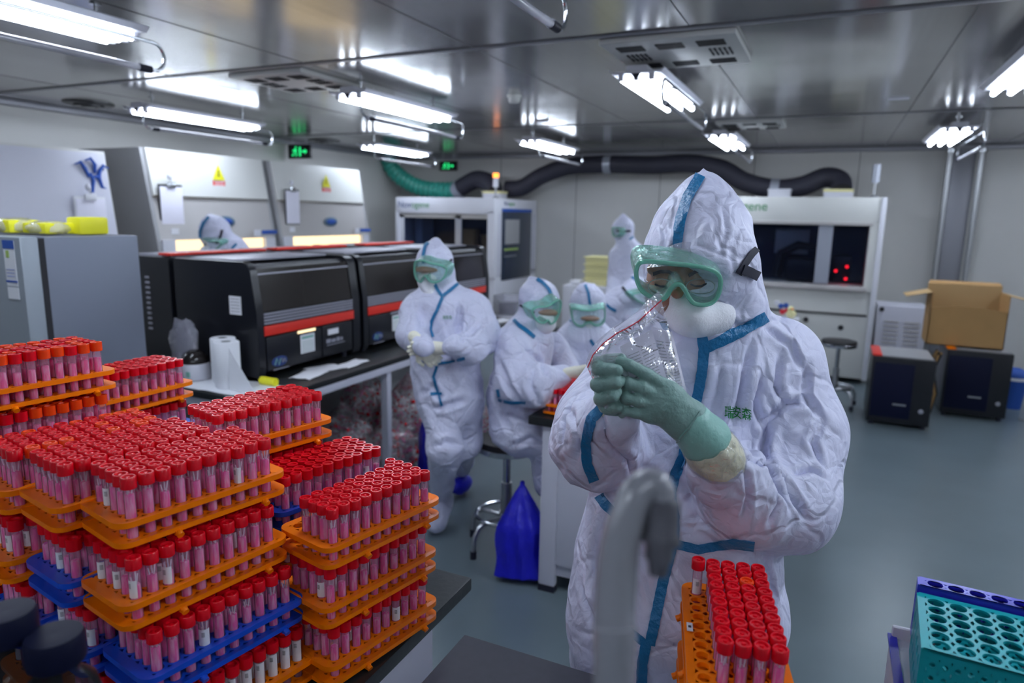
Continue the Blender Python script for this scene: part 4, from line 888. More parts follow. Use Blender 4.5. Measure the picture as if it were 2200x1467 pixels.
def place_rack(F, ang, layer, color, desc, fill, short='', capz=None, front='side', kindf=None, jit=(0, 0), vis=1.0, base=TZ):
    """F = corner tube (towards +x and the camera), ang = direction of the long side"""
    a = math.radians(ang); lx, ly = math.cos(a), math.sin(a); sx, sy = -ly, lx
    cx_ = F[0]+jit[0]+lx*PL*(NR-1)/2+sx*PS*(NC-1)/2; cy_ = F[1]+jit[1]+ly*PL*(NR-1)/2+sy*PS*(NC-1)/2; z = base+LAY*layer
    rz = a-math.pi/2
    R0 = RACK[color]
    if color not in usedR: usedR[color] = 1; R0.matrix_basis = Matrix.Translation((cx_, cy_, z)) @ Matrix.Rotation(rz, 4, 'Z'); R0['label'] = desc
    else: copy_tree(R0, (cx_, cy_, z), rz, desc)
    rr = random.Random(hash_(desc))
    for i in range(NC):             # i = 0 is the camera side row
        for j in range(NR):
            f = fill(i, j)
            if not f: continue
            x = F[0]+jit[0]+lx*PL*j+sx*PS*i; y = F[1]+jit[1]+ly*PL*j+sy*PS*i
            k = 'red'; q = rr.random()
            if kindf: k = kindf(i, j, q)
            else: k = 'redhi' if q < .35 else 'lab' if q > .93 else 'red'
            d = math.dist((x, y, z), CAM)
            ALLT.append((vis*(1.0 if f != 2 else .45)*(1 if i == 0 or vis == 1 else .35)/d, k, (i, j, short), (x+rr.uniform(-.0006, .0006), y+rr.uniform(-.0006, .0006), z+.004+rr.uniform(0, .0025)), rr.uniform(-.5, .5), desc, i))
def hash_(s): return sum((k+1)*ord(c) for k, c in enumerate(s)) % 100003
full = lambda i, j: 1
shell = lambda i, j: 1 if (i == 0 or j == 0) else (2 if (i == 1 or j == 1 or j == NR-1) else 0)
four = lambda i, j: 1 if (i < 4 or j == 9) else 0
orng = lambda pr: (lambda i, j, q: 'orange' if q < pr else ('redhi' if q < pr+.25*(1-pr) else 'red'))
labd = lambda i, j, q: 'lab' if q > .72 else ('redhi' if q < .3 else 'red')
bld = lambda i, j, q: 'blood'
# stack at the table's right edge
place_rack((-.800, .945), 78, 2, 'orange', 'topmost orange rack of the stack nearest the table edge, one row of holes empty', four)
place_rack((-.805, .940), 78, 1, 'orange', 'middle orange rack of the stack nearest the table edge', shell, vis=.8, kindf=labd)
place_rack((-.800, .940), 79, 0, 'orange', 'lowest orange rack of the stack nearest the table edge', shell, vis=.7)
# stack behind it
place_rack((-.985, 1.020), 77, 2, 'blue', 'topmost blue rack of the low stack behind the table-edge stack', full, vis=.9)
place_rack((-.985, 1.020), 77, 1, 'orange', 'orange rack under the blue rack behind the table-edge stack', shell, vis=.3)
place_rack((-.985, 1.020), 77, 0, 'blue', 'bottom blue rack behind the table-edge stack', shell, vis=.2)
# taller stack in the middle at the back
place_rack((-1.138, .995), 76, 3, 'orange', 'topmost orange rack of the tall stack before the paper towels', full)
for l_, c in ((2, 'orange'), (1, 'blue'), (0, 'orange')): place_rack((-1.14, .995), 76, l_, c, '%s rack of the tall stack before the paper towels, level %s' % (c, ['one, lowest', 'two', 'three'][l_]), shell, vis=.5 if l_ == 2 else .15)
# big front stack
place_rack((-.985, .680), 78, 3, 'orange', 'topmost orange rack of the big front stack', full)
place_rack((-.955, .655), 80, 2, 'orange', 'second orange rack down in the big front stack', shell, vis=.95, kindf=labd)
place_rack((-.925, .660), 80, 1, 'blue', 'blue rack third down in the big front stack', shell, vis=.9)
place_rack((-.905, .665), 80, 0, 'orange', 'bottom orange rack of the big front stack with dark red tubes', shell, vis=.7, kindf=bld)
# second row of stacks
place_rack((-1.128, .670), 80, 3, 'orange', 'topmost orange rack just left of the big front stack', full)
place_rack((-1.10, .655), 81, 2, 'blue', 'upper blue rack left of the big front stack', shell, vis=.8, kindf=labd)
place_rack((-1.075, .655), 81, 1, 'blue', 'lower blue rack left of the big front stack', shell, vis=.7, kindf=labd)
place_rack((-1.055, .66), 81, 0, 'orange', 'bottom orange rack left of the big front stack', shell, vis=.3)
place_rack((-1.272, .672), 77, 3, 'orange', 'topmost orange rack of the third stack from the big front stack, with orange-red caps', full, kindf=orng(.22))
place_rack((-1.262, .655), 79, 2, 'orange', 'second orange rack in the third stack from the big front stack', shell, vis=.7, kindf=labd)
place_rack((-1.245, .655), 79, 1, 'blue', 'blue rack in the third stack from the big front stack', shell, vis=.5)
place_rack((-1.23, .655), 79, 0, 'orange', 'bottom orange rack in the third stack from the big front stack', shell, vis=.3)
# tall stack at the left edge
place_rack((-1.530, .745), 83.5, 4, 'orange', 'topmost orange rack of the tallest stack at the left edge', full, kindf=orng(.35))
place_rack((-1.515, .735), 83.5, 3, 'orange', 'second orange rack of the tallest stack, under orange bumps, with orange-red caps', full, kindf=orng(.6), vis=.9)
for l_, c in ((2, 'blue'), (1, 'orange'), (0, 'orange')): place_rack((-1.515, .735), 83.5, l_, c, '%s rack hidden low in the tallest left stack, level %s' % (c, ['one', 'two', 'three'][l_]), shell, vis=.1)
place_rack((-1.668, 1.083), 88, 3, 'orange', 'topmost orange rack of the small stack in front of the fridge', full)
for l_, c in ((2, 'blue'), (1, 'orange'), (0, 'orange')): place_rack((-1.668, 1.083), 88, l_, c, '%s rack lower in the small stack before the fridge, level %s' % (c, ['one', 'two', 'three'][l_]), shell, vis=.5 if l_ == 2 else .1)
# right-hand orange rack on the slate table (standing on one more rack)
RB = TB
a_ = math.radians(103)
Fx, Fy = -.013, .992
kr = lambda i, j, q: 'orange' if (i == 1 and j == 7) else ('lab' if (i == 4) else ('redhi' if q < .3 else 'red'))
place_rack((Fx, Fy), 103, 1, 'orange', 'single orange rack in front of the main worker, left column empty', four, kindf=kr, base=RB)
place_rack((Fx, Fy), 103, 0, 'orange', 'orange rack under the one in front of the main worker, mostly below the frame', shell, vis=.05, base=RB)
# small rack on the island bench held by the seated worker
place_rack((-.985, 2.775), 90, 0, 'orange', 'small orange rack on the island bench end beside the seated worker', full, vis=.3, base=.84)
# ---- the 300 tubes that show largest are things of their own, the rest is one mass
ALLT.sort(key=lambda q: -q[0])
ordn = ['1st', '2nd', '3rd', '4th', '5th', '6th', '7th', '8th', '9th', '10th']; rown = ['front row', 'second row', 'middle row', 'fourth row', 'back row']
def rname(desc):
    for a_, b_ in SHORT:
        if desc.startswith(a_): return b_
    return desc
SHORT = [('topmost orange rack of the stack nearest the table edge', 'top rack at table edge'), ('middle orange rack of the stack nearest', 'middle rack at table edge'), ('lowest orange rack of the stack nearest', 'lowest rack at table edge'),
 ('topmost blue rack of the low stack', 'blue rack behind table-edge stack'), ('orange rack under the blue rack behind', 'orange rack under that blue one'), ('bottom blue rack behind', 'bottom blue rack behind'), ('topmost orange rack of the tall stack before', 'top rack before paper towels'),
 ('topmost orange rack of the big front', 'top rack of big front stack'), ('second orange rack down in the big', 'second rack of big front stack'), ('blue rack third down', 'blue rack of big front stack'), ('bottom orange rack of the big front', 'bottom rack of big front stack'),
 ('topmost orange rack just left', 'top rack left of front stack'), ('upper blue rack left', 'upper blue rack left of front stack'), ('lower blue rack left', 'lower blue rack left of front stack'), ('bottom orange rack left', 'bottom rack left of front stack'),
 ('topmost orange rack of the third', 'top rack, third stack leftwards'), ('second orange rack in the third', 'second rack, third stack leftwards'), ('blue rack in the third', 'blue rack, third stack leftwards'), ('bottom orange rack in the third', 'bottom rack, third stack leftwards'),
 ('topmost orange rack of the tallest', 'top rack, tallest left stack'), ('second orange rack of the tallest', 'second rack, tallest left stack'), ('topmost orange rack of the small stack', 'top rack before the fridge'), ('single orange rack', 'rack before main worker'), ('small orange rack on the island', 'rack on the island bench'), ('orange rack under the one', 'under-rack before main worker')]
for (_, k, ij, p, rz, desc, i) in ALLT[:300]:
    word = {'red': 'red-capped tube', 'redhi': 'fuller red-capped tube', 'orange': 'orange-red-capped tube', 'lab': 'labelled red-capped tube', 'blood': 'dark red tube'}[k]
    tube_thing(k, p, rz, '%s, %s from near end, %s, %s' % (word, ordn[ij[1]], rown[ij[0]], rname(desc)), 'sample tubes in the '+rname(desc))
b = MB()
V_, F_, MI_ = [], [], []; off = 0; mats = []
for (_, k, ij, p, rz, desc, i) in ALLT[300:]:
    for nme, tb in TPL[k][1]:
        arr = np.array(tb.v); c, s_ = math.cos(rz), math.sin(rz)
        V_.append(np.column_stack([arr[:, 0]*c-arr[:, 1]*s_+p[0], arr[:, 0]*s_+arr[:, 1]*c+p[1], arr[:, 2]+p[2]]))
        for m_ in tb.mats:
            if m_ not in mats: mats.append(m_)
        mp_ = [mats.index(m_) for m_ in tb.mats]
        F_ += [tuple(v+off for v in f) for f in tb.f]; MI_ += [mp_[q] for q in tb.m]; off += len(arr)
me = bpy.data.meshes.new('sample_tubes'); me.from_pydata(np.concatenate(V_).tolist(), [], F_)
for m_ in mats: me.materials.append(m_)
me.polygons.foreach_set('material_index', MI_); me.polygons.foreach_set('use_smooth', [True]*len(F_)); me.set_sharp_from_angle(angle=math.radians(45)); me.update()
o = bpy.data.objects.new('sample_tubes', me); COL.objects.link(o)
tag(o, 'the many remaining red-capped pink sample tubes standing in the racks', 'tubes', None, 'stuff')
# rack sticker
b = MB(); sa = math.radians(103); c = Vector((Fx, Fy, 0))+Vector((-math.sin(sa), math.cos(sa), 0))*(PS*4+.0165)+Vector((math.cos(sa), math.sin(sa), 0))*(PL*4.6)
b.box((c.x, c.y, RB+LAY+.053), (.010, .024, .0012), M['label'], 0, sa-math.pi/2); b.box((c.x, c.y, RB+LAY+.0537), (.005, .006, .0006), M['ink'], 0, sa-math.pi/2)
tag(b.build('rack_sticker'), 'tiny white sticker on the left rim of the single orange rack', 'sticker')
# ------------------------------------------------------------------ teal and blue racks at bottom right
def boxrack(name, x0, y0, L_, D_, h_, rz, mat, nx, ny, hr, z, label):
    t = thing(name, label, 'rack', (x0, y0, z), rz)
    def holes(o, u, v, nu, nv, mu, mv, hu, hv, th):
        b = MB(); n_ = np.cross(u, v); n_ = n_/np.linalg.norm(n_); pu, pv = np.linalg.norm(u)-2*mu, np.linalg.norm(v)-2*mv; uu, vv = u/np.linalg.norm(u), v/np.linalg.norm(v)
        U0, V0 = pu/nu, pv/nv; o = np.array(o, float)
        for i in range(nu):
            for j in range(nv):
                cc = o+uu*(mu+U0*(i+.5))+vv*(mv+V0*(j+.5)); q = 14; vs = []; fs = []
                for k in range(q):
                    a = 2*math.pi*k/q; c, s_ = math.cos(a), math.sin(a); m_ = max(abs(c), abs(s_))
                    e = cc+uu*c/m_*U0/2+vv*s_/m_*V0/2; g = cc+uu*c*hu+vv*s_*hv
                    vs += [e, g, g-n_*th, e-n_*th]
                for k in range(q):
                    k2 = (k+1) % q
                    for e in range(3): fs.append((4*k+e, 4*k2+e, 4*k2+e+1, 4*k+e+1))
                b.add(vs, fs, mat)
        def strip(a, c, w1, w2):
            p0 = o+uu*a[0]+vv*a[1]; b.add([p0, p0+uu*w1, p0+uu*w1+vv*w2, p0+vv*w2]+[x-n_*th for x in (p0, p0+uu*w1, p0+uu*w1+vv*w2, p0+vv*w2)], [(0, 1, 2, 3), (7, 6, 5, 4), (0, 4, 5, 1), (1, 5, 6, 2), (2, 6, 7, 3), (3, 7, 4, 0)], mat)
        LU, LV = pu+2*mu, pv+2*mv; strip((0, 0), 0, mu, LV); strip((LU-mu, 0), 0, mu, LV); strip((mu, 0), 0, pu, mv); strip((mu, LV-mv), 0, pu, mv)
        return b
    u, v, w_ = np.array([L_, 0, 0]), np.array([0, D_, 0]), np.array([0, 0, h_])
    holes((0, 0, h_), u, v, nx, ny, .008, .008, hr, hr, .004).build('top_plate', t, False)
    holes((0, 0, h_*.5), u, v, nx, ny, .008, .008, hr, hr, .003).build('middle_plate', t, False)
    holes((0, 0, .004), u, v, nx, ny, .008, .008, hr*.5, hr*.5, .003).build('bottom_plate', t, False)
    holes((0, .0, 0), u, w_, nx*2, 4, .006, .012, .004, .0045, .003).build('front_panel', t, False)
    holes((0, D_, 0), u, w_, nx*2, 4, .006, .012, .004, .0045, .003).build('back_panel', t, False)
    for xx in (0, L_):
        bb = holes((xx, 0, 0), v, w_, ny, 2, .008, .012, .007, .010, .003); bb.build('end_panel', t, False)
    return t
boxrack('tube_rack', .178, 1.09, .30, .175, .11, math.radians(-3.5), M['teal'], 9, 6, .0124, TB+.125, 'teal perforated tube rack at the bottom right corner')
boxrack('tube_rack', .190, 1.275, .32, .030, .10, math.radians(-4), M['violet'], 10, 1, .0118, TB+.145, 'violet-blue rack just visible behind the teal rack')
t = thing('rack_tray', 'white plastic carrier with blue edging under the teal rack', 'tray', (.3, 1.1, TB))
b = MB(); b.bx(.160, .50, 1.04, 1.31, TB+.002, TB+.012, M['whitepl'], .003); b.bx(.160, .170, 1.04, 1.31, TB+.012, TB+.12, M['whitepl'], .004); b.bx(.48, .50, 1.04, 1.31, TB+.012, TB+.12, M['whitepl'], .004); b.bx(.162, .50, 1.30, 1.312, TB+.012, TB+.142, M['whitepl'], .004); b.bx(.170, .48, 1.05, 1.30, TB+.113, TB+.121, M['whitepl']); b.build('body', t)
b = MB(); b.bx(.156, .170, 1.04, 1.31, TB+.119, TB+.124, M['violet']); b.bx(.1565, .161, 1.03, 1.05, TB+.01, TB+.12, M['violet']); b.build('blue_edge', t)
b = MB(); b.ell((.150, 1.06, TB+.06), (.012, .012, .012), M['whitepl']); b.build('catch', t)
M['jarglass'] = clearmat('dim_jar_glass', (.35, .38, .42), .10, (.10, .11, .12), .15, .12)
# ------------------------------------------------------------------ dark-lidded jars at bottom left
for i, (c, r_, lb) in enumerate((((-.775, .40, 1.30), .030, 'glass bottle with round dark lid at the left edge before the blue rack'), ((-.735, .405, 1.27), .031, 'glass bottle with round navy lid, right one of the dark-lidded pair'))):
    c = at(*[(14, 1318), (116, 1368)][i], .78); x, y, z = c; t = thing('reagent_bottle', lb, 'bottle', (x, y, TZ))
    b = MB(); b.lathe([(0, TZ+.002), (.042, TZ+.002), (.045, TZ+.01), (.045, z-.09), (.038, z-.06), (.022, z-.045), (.022, z-.03)], (x, y, 0), M['jarglass'], 28); b.build('glass_body', t)
    b = MB(); b.lathe([(r_*.96, z-.03), (r_, z-.025), (r_, z-.002), (r_*.93, z+.004), (r_*.6, z+.005), (0, z+.004)], (x, y, 0), M['navy'], 32); b.build('lid', t)
# ------------------------------------------------------------------ blurred tap in the foreground
D0 = .47
pl_ = lambda px, py: tuple(at(px, py, D0))
p0 = pl_(1318, 1467)
path = [(p0[0], p0[1], TB+.01), (p0[0], p0[1], 1.40)]+[pl_(*q) for q in ((1318, 1400), (1322, 1280), (1332, 1170), (1348, 1110), (1368, 1062), (1395, 1040), (1418, 1052), (1424, 1085))]
t = thing('gooseneck_tap', 'blurred grey gooseneck tap close to the camera in front of the main worker', 'tap', (p0[0], p0[1], TB))
P = [Vector(p) for p in path]; Q = []
for i in range(len(P)-1):
    q0, q1, q2, q3 = P[max(0, i-1)], P[i], P[i+1], P[min(len(P)-1, i+2)]
    for k in range(8): u = k/8; Q.append(.5*((2*q1)+(q2-q0)*u+(2*q0-5*q1+4*q2-q3)*u*u+(3*q1-q0-3*q2+q3)*u**3))
Q.append(P[-1]); n_ = len(Q)
M['tapgrey'] = pbr('grey_tap_coating', (.30, .305, .34), .2, spec=.7)
b = MB(); b.tube(Q, [.0142-(.0048*max(0, (i/n_-.35))/.65) for i in range(n_)], M['tapgrey'], 20); b.build('neck', t)
b = MB(); b.lathe([(.05, TB+.002), (.05, TB+.012), (.035, TB+.03), (.022, TB+.05)], (p0[0], p0[1], 0), M['tapgrey'], 28); b.build('base', t)
b = MB(); a, c = Vector(pl_(1424, 1068)), Vector(pl_(1420, 1150)); b.tube([a, a.lerp(c, .1), a.lerp(c, .9), c], [.0087, .0119, .0119, .0127], M['nozzle'], 20); a, c2 = c, Vector(pl_(1418, 1165)); b.tube([a, c2], [.0140, .0140], M['nozzle'], 20); c3 = Vector(pl_(1416, 1200)); b.tube([c2, c3], [.010, .010], M['nozzle'], 18); c4 = Vector(pl_(1414, 1235)); b.tube([c3, c4], [.0082, .0064], M['nozzle'], 16); b.build('nozzle', t)
# ================================================================== soft bodies: a distance field turned into one continuous skin
def field_mesh(prims, h):
    """prims: ('c', a, b, ra, rb, k, axis, squash) tapered limb; ('e', c, radii, R, k) ellipsoid; ('-e', ...) carves"""
    lo = np.array([1e9]*3); hi = -lo
    for p in prims:
        if p[0] == 'c':
            r = max(p[3], p[4])+.03; lo = np.minimum(lo, np.minimum(p[1], p[2])-r); hi = np.maximum(hi, np.maximum(p[1], p[2])+r)
        elif p[0] == 'e': r = max(p[2])+.03; lo = np.minimum(lo, np.array(p[1])-r); hi = np.maximum(hi, np.array(p[1])+r)
    n = np.ceil((hi-lo)/h).astype(int)+2; V = np.full(n, .2, dtype=np.float32)
    ax = [lo[i]+h*np.arange(n[i]) for i in range(3)]
    for p in prims:
        if p[0] == 'c':
            a, b_, ra, rb, k = np.array(p[1], float), np.array(p[2], float), p[3], p[4], p[5]; m = max(ra, rb)+k+.03; l_, u_ = np.minimum(a, b_)-m, np.maximum(a, b_)+m
        else:
            c = np.array(p[1], float); k = p[4]; m = max(p[2])+k+.03; l_, u_ = c-m, c+m
        i0 = np.clip(np.floor((l_-lo)/h).astype(int), 0, n); i1 = np.clip(np.ceil((u_-lo)/h).astype(int)+1, 0, n)
        if np.any(i1 <= i0): continue
        X = ax[0][i0[0]:i1[0]][:, None, None]; Y = ax[1][i0[1]:i1[1]][None, :, None]; Z = ax[2][i0[2]:i1[2]][None, None, :]
        if p[0] == 'c':
            d = b_-a; L2 = max(1e-9, d@d); t = np.clip(((X-a[0])*d[0]+(Y-a[1])*d[1]+(Z-a[2])*d[2])/L2, 0, 1)
            vx, vy, vz = X-(a[0]+t*d[0]), Y-(a[1]+t*d[1]), Z-(a[2]+t*d[2]); q = vx*vx+vy*vy+vz*vz
            if len(p) > 6: nx = np.array(p[6], float); s = p[7]; w_ = vx*nx[0]+vy*nx[1]+vz*nx[2]; q = q+(s*s-1)*w_*w_
            D = np.sqrt(q)-(ra+t*(rb-ra))
        else:
            R = np.array(p[3]) if p[3] is not None else np.eye(3)      # rows = local axes
            x, y, z = X-c[0], Y-c[1], Z-c[2]; r = p[2]
            e = [(R[i][0]*x+R[i][1]*y+R[i][2]*z) for i in range(3)]
            g = np.sqrt((e[0]/r[0])**2+(e[1]/r[1])**2+(e[2]/r[2])**2); D = (g-1)*min(r)
        W = V[i0[0]:i1[0], i0[1]:i1[1], i0[2]:i1[2]]
        if p[0].startswith('-'):
            D = -D; hh = np.clip(.5-.5*(W-D)/k, 0, 1); W[...] = W*(1-hh)+D*hh+k*hh*(1-hh)
        else:
            hh = np.clip(.5+.5*(W-D)/k, 0, 1); W[...] = W*(1-hh)+D*hh-k*hh*(1-hh)
    S_ = V < 0; N_ = np.array(V.shape)-1
    c8 = [(i, j, k) for i in (0, 1) for j in (0, 1) for k in (0, 1)]
    cnt = sum(S_[i:i+N_[0], j:j+N_[1], k:k+N_[2]].astype(np.int8) for i, j, k in c8); act = (cnt > 0) & (cnt < 8)
    idx = -np.ones(N_, dtype=np.int64); I = np.argwhere(act); idx[act] = np.arange(len(I))
    acc = np.zeros((len(I), 3)); num = np.zeros(len(I))
    for i, (a0, a1) in enumerate([(p, q) for p in range(8) for q in range(8) if p < q and sum(abs(c8[p][m]-c8[q][m]) for m in range(3)) == 1]):
        A, B = I+c8[a0], I+c8[a1]; va, vb = V[tuple(A.T)], V[tuple(B.T)]; cr = (va < 0) != (vb < 0)
        t = np.where(cr, va/np.where(cr, va-vb, 1), 0)[:, None]; acc += np.where(cr[:, None], A+(B-A)*t, 0); num += cr
    P = lo+h*acc/num[:, None]; F = []
    for axn in range(3):
        o1, o2 = [(1, 2), (2, 0), (0, 1)][axn]
        sl = [slice(0, N_[m]) for m in range(3)]; sa = [slice(0, V.shape[m]-1) for m in range(3)]; sb = [slice(0, V.shape[m]-1) for m in range(3)]; sb[axn] = slice(1, V.shape[axn])
        A, B = S_[tuple(sa)], S_[tuple(sb)]; E = np.argwhere(A != B); E = E[(E[:, o1] > 0) & (E[:, o2] > 0)]
        e1 = np.zeros(3, int); e1[o1] = 1; e2 = np.zeros(3, int); e2[o2] = 1
        q = [idx[tuple((E-x).T)] for x in (0*e1, e1, e1+e2, e2)]; inside = A[tuple(E.T)]
        Q = np.stack(q, 1); ok = (Q >= 0).all(1); Q = Q[ok]; inside = inside[ok]; Q[~inside] = Q[~inside][:, ::-1]; F.append(Q)
    return P, np.concatenate(F)
def normals(P, F):
    n = np.zeros_like(P); a = np.cross(P[F[:, 2]]-P[F[:, 0]], P[F[:, 3]]-P[F[:, 1]])
    for k in range(4): np.add.at(n, F[:, k], a)
    return n/np.maximum(1e-12, np.linalg.norm(n, axis=1))[:, None]
def relax(P, F, it=2, lam=.5):
    for _ in range(it):
        s = np.zeros_like(P); c = np.zeros(len(P))
        for k in range(4):
            a, b_ = F[:, k], F[:, (k+1) % 4]; np.add.at(s, a, P[b_]); np.add.at(s, b_, P[a]); np.add.at(c, a, 1); np.add.at(c, b_, 1)
        P = P+lam*(s/c[:, None]-P)
    return P
def crumple(P, Nn, amp, sc=7.0, seed=0.0, big=1.0):
    out = np.zeros(len(P)); o = Vector((seed, seed*.7, seed*1.3)); nz = noise.noise
    for i, p in enumerate(P):
        v = Vector(p)+o; w_ = nz(v*3.1); q = v*sc+Vector((w_, -w_, w_*.6))*1.6
        f = 1-min(1, 1.9*abs(nz(Vector((q.x+.5*q.z, q.y*1.1, q.z*.75-.3*q.x))))); g = 1-min(1, 1.9*abs(nz(q*1.9+o)))
        out[i] = amp*(f*1.35*big+g*.35-.85*big)
    return P+Nn*out[:, None]
class Body:
    def __init__(s, prims, h, amp=.006, sc=7.0, seed=0.0, big=1.0):
        s.P, s.F = field_mesh(prims, h); s.P = relax(s.P, s.F, 2)
        s.amp, s.sc, s.seed, s.big = amp, sc, seed, big; s.h = h
    def bvh(s): s.tree = BVHTree.FromPolygons([Vector(p) for p in s.P], [tuple(map(int, f)) for f in s.F]); return s
    def finish(s):
        if s.amp > 0: s.P = crumple(s.P, normals(s.P, s.F), s.amp, s.sc, s.seed, s.big)
        return s.bvh()
    def hit(s, px, py):
        r = Vector(ray(px, py)).normalized(); c, n, i, d = s.tree.ray_cast(Vector(CAM), r)
        return (None, None) if c is None else (c, n if n.dot(r) < 0 else -n)
    def fold(s, pts, wd, dep, up=.35):
        dep = dep*1.25; wd = wd*1.1
        """press a crease along a line on the cloth and raise its lips"""
        L_ = dense(pts, 5.0); C = [s.hit(*q)[0] for q in L_]; C = [np.array(c) for c in C if c is not None]
        if len(C) < 2: return
        C = np.array(C); Nn = normals(s.P, s.F); lo, hi = C.min(0)-wd*4, C.max(0)+wd*4
        m = np.where(((s.P > lo) & (s.P < hi)).all(1))[0]
        dd = np.linalg.norm(s.P[m][:, None, :]-C[None], axis=2); j = dd.argmin(1); d = dd.min(1); e = np.minimum(1, np.minimum(j, len(C)-1-j)/max(1, len(C)*.25)+.15)
        s.P[m] += Nn[m]*((-dep*np.exp(-(d/wd)**2)+dep*up*np.exp(-((d-2.0*wd)/wd)**2))*e)[:, None]
    def build(s, name, parent, mat):
        b = MB(); b.v = [tuple(p) for p in s.P.tolist()]; b.f = [tuple(f) for f in s.F.tolist()]; b.mats = [mat]; b.m = [0]*len(b.f)
        return b.build(name, parent, sharp=180)
def dense(pts, step):
    out = []; 
    for (x0, y0), (x1, y1) in zip(pts, pts[1:]):
        n = max(1, int(math.hypot(x1-x0, y1-y0)/step)); out += [(x0+(x1-x0)*k/n, y0+(y1-y0)*k/n) for k in range(n)]
    return out+[pts[-1]]
def ribbon(body, pts, wpx, mat, off=.0022, step=6.0, wob=.6, mb=None, th=.0012):
    """a tape stuck on the cloth: follows the surface of the body"""
    b = mb or MB(); Q = dense(pts, step); rows = []; runs = []
    for i, (x, y) in enumerate(Q):
        a, c = Q[max(0, i-1)], Q[min(len(Q)-1, i+1)]; tx, ty = c[0]-a[0], c[1]-a[1]; l_ = math.hypot(tx, ty) or 1; nx, ny = -ty/l_, tx/l_
        w_ = wpx*(1+.06*math.sin(i*1.7)*wob)/2; row = []
        for u in (-1, -.5, 0, .5, 1):
            p, n = body.hit(x+nx*w_*u, y+ny*w_*u)
            if p is None: row = None; break
            row.append(p+n*off)
        if row and rows and (row[2]-rows[-1][2]).length > .05: runs.append(rows); rows = []
        if row: rows.append(row)
        elif rows: runs.append(rows); rows = []
    if rows: runs.append(rows)
    for r in runs:
        if len(r) > 1: b.grid(r, mat, th)
    return b
def frame_from(n, up=(0, 0, 1)):
    n = np.array(n, float); n /= np.linalg.norm(n); u = np.array(up, float); x = np.cross(u, n); x /= np.linalg.norm(x); y = np.cross(n, x); return x, y, n
def goggles(parent, G, n, px_contour, depth, rad, scale_back=1.0, up=(0, 0, 1)):
    """G centre, n the way it faces, contour in photo pixels laid on the goggle plane"""
    n = np.array(n, float); n /= np.linalg.norm(n); G = np.array(G, float); pts = []
    for (x, y) in px_contour:
        r = ray(x, y); t = ((G-CAM)@n)/(r@n); pts.append(CAM+r*t)
    # smooth closed curve
    m = len(pts); C = []
    for i in range(m):
        p0, p1, p2, p3 = pts[i-1], pts[i], pts[(i+1) % m], pts[(i+2) % m]
        for k in range(5): u = k/5; C.append(.5*((2*p1)+(p2-p0)*u+(2*p0-5*p1+4*p2-p3)*u*u+(3*p1-p0-3*p2+p3)*u**3))
    cen = sum(C)/len(C); ex, ey, _ = frame_from(n, up)
    # curve round the face
    def bend(p): q = (p-cen)@ex; return p-n*(q*q*2.2)
    C2 = [bend(p) for p in C]
    g = thing('goggles_tmp', None, None); bpy.data.objects.remove(g)
    b = MB(); b.tube(C2, rad, M['gframe'], 10, closed=True); o = b.build('goggles', parent)
    b = MB(); K = 7; rows = []
    for k in range(K):
        f = k/(K-1); rows.append([cen+(p-cen)*(1+.10*f*scale_back)-n*depth*f-n*(((p-cen)@ex)**2*2.2) for p in C+[C[0]]])
    b.grid([[r[i] for i in range(len(r))] for r in rows], M['gskirt'], .0015); sk = b.build('skirt', parent); 
    b = MB(); c0 = bend(cen)+n*.002; vs = [c0]+[c0+(p-c0)*.5 for p in C2]+C2; L_ = len(C2); fs = [(0, 1+i, 1+(i+1) % L_) for i in range(L_)]+[(1+i, 1+L_+i, 1+L_+(i+1) % L_, 1+(i+1) % L_) for i in range(L_)]
    b.add([v+n*.001 for v in vs], fs, M['lens']); b.build('lens', o)
    return o, C2, cen
def cap_(a, b_, ra, rb, k=.03, *fl): return ('c', a, b_, ra, rb, k)+fl
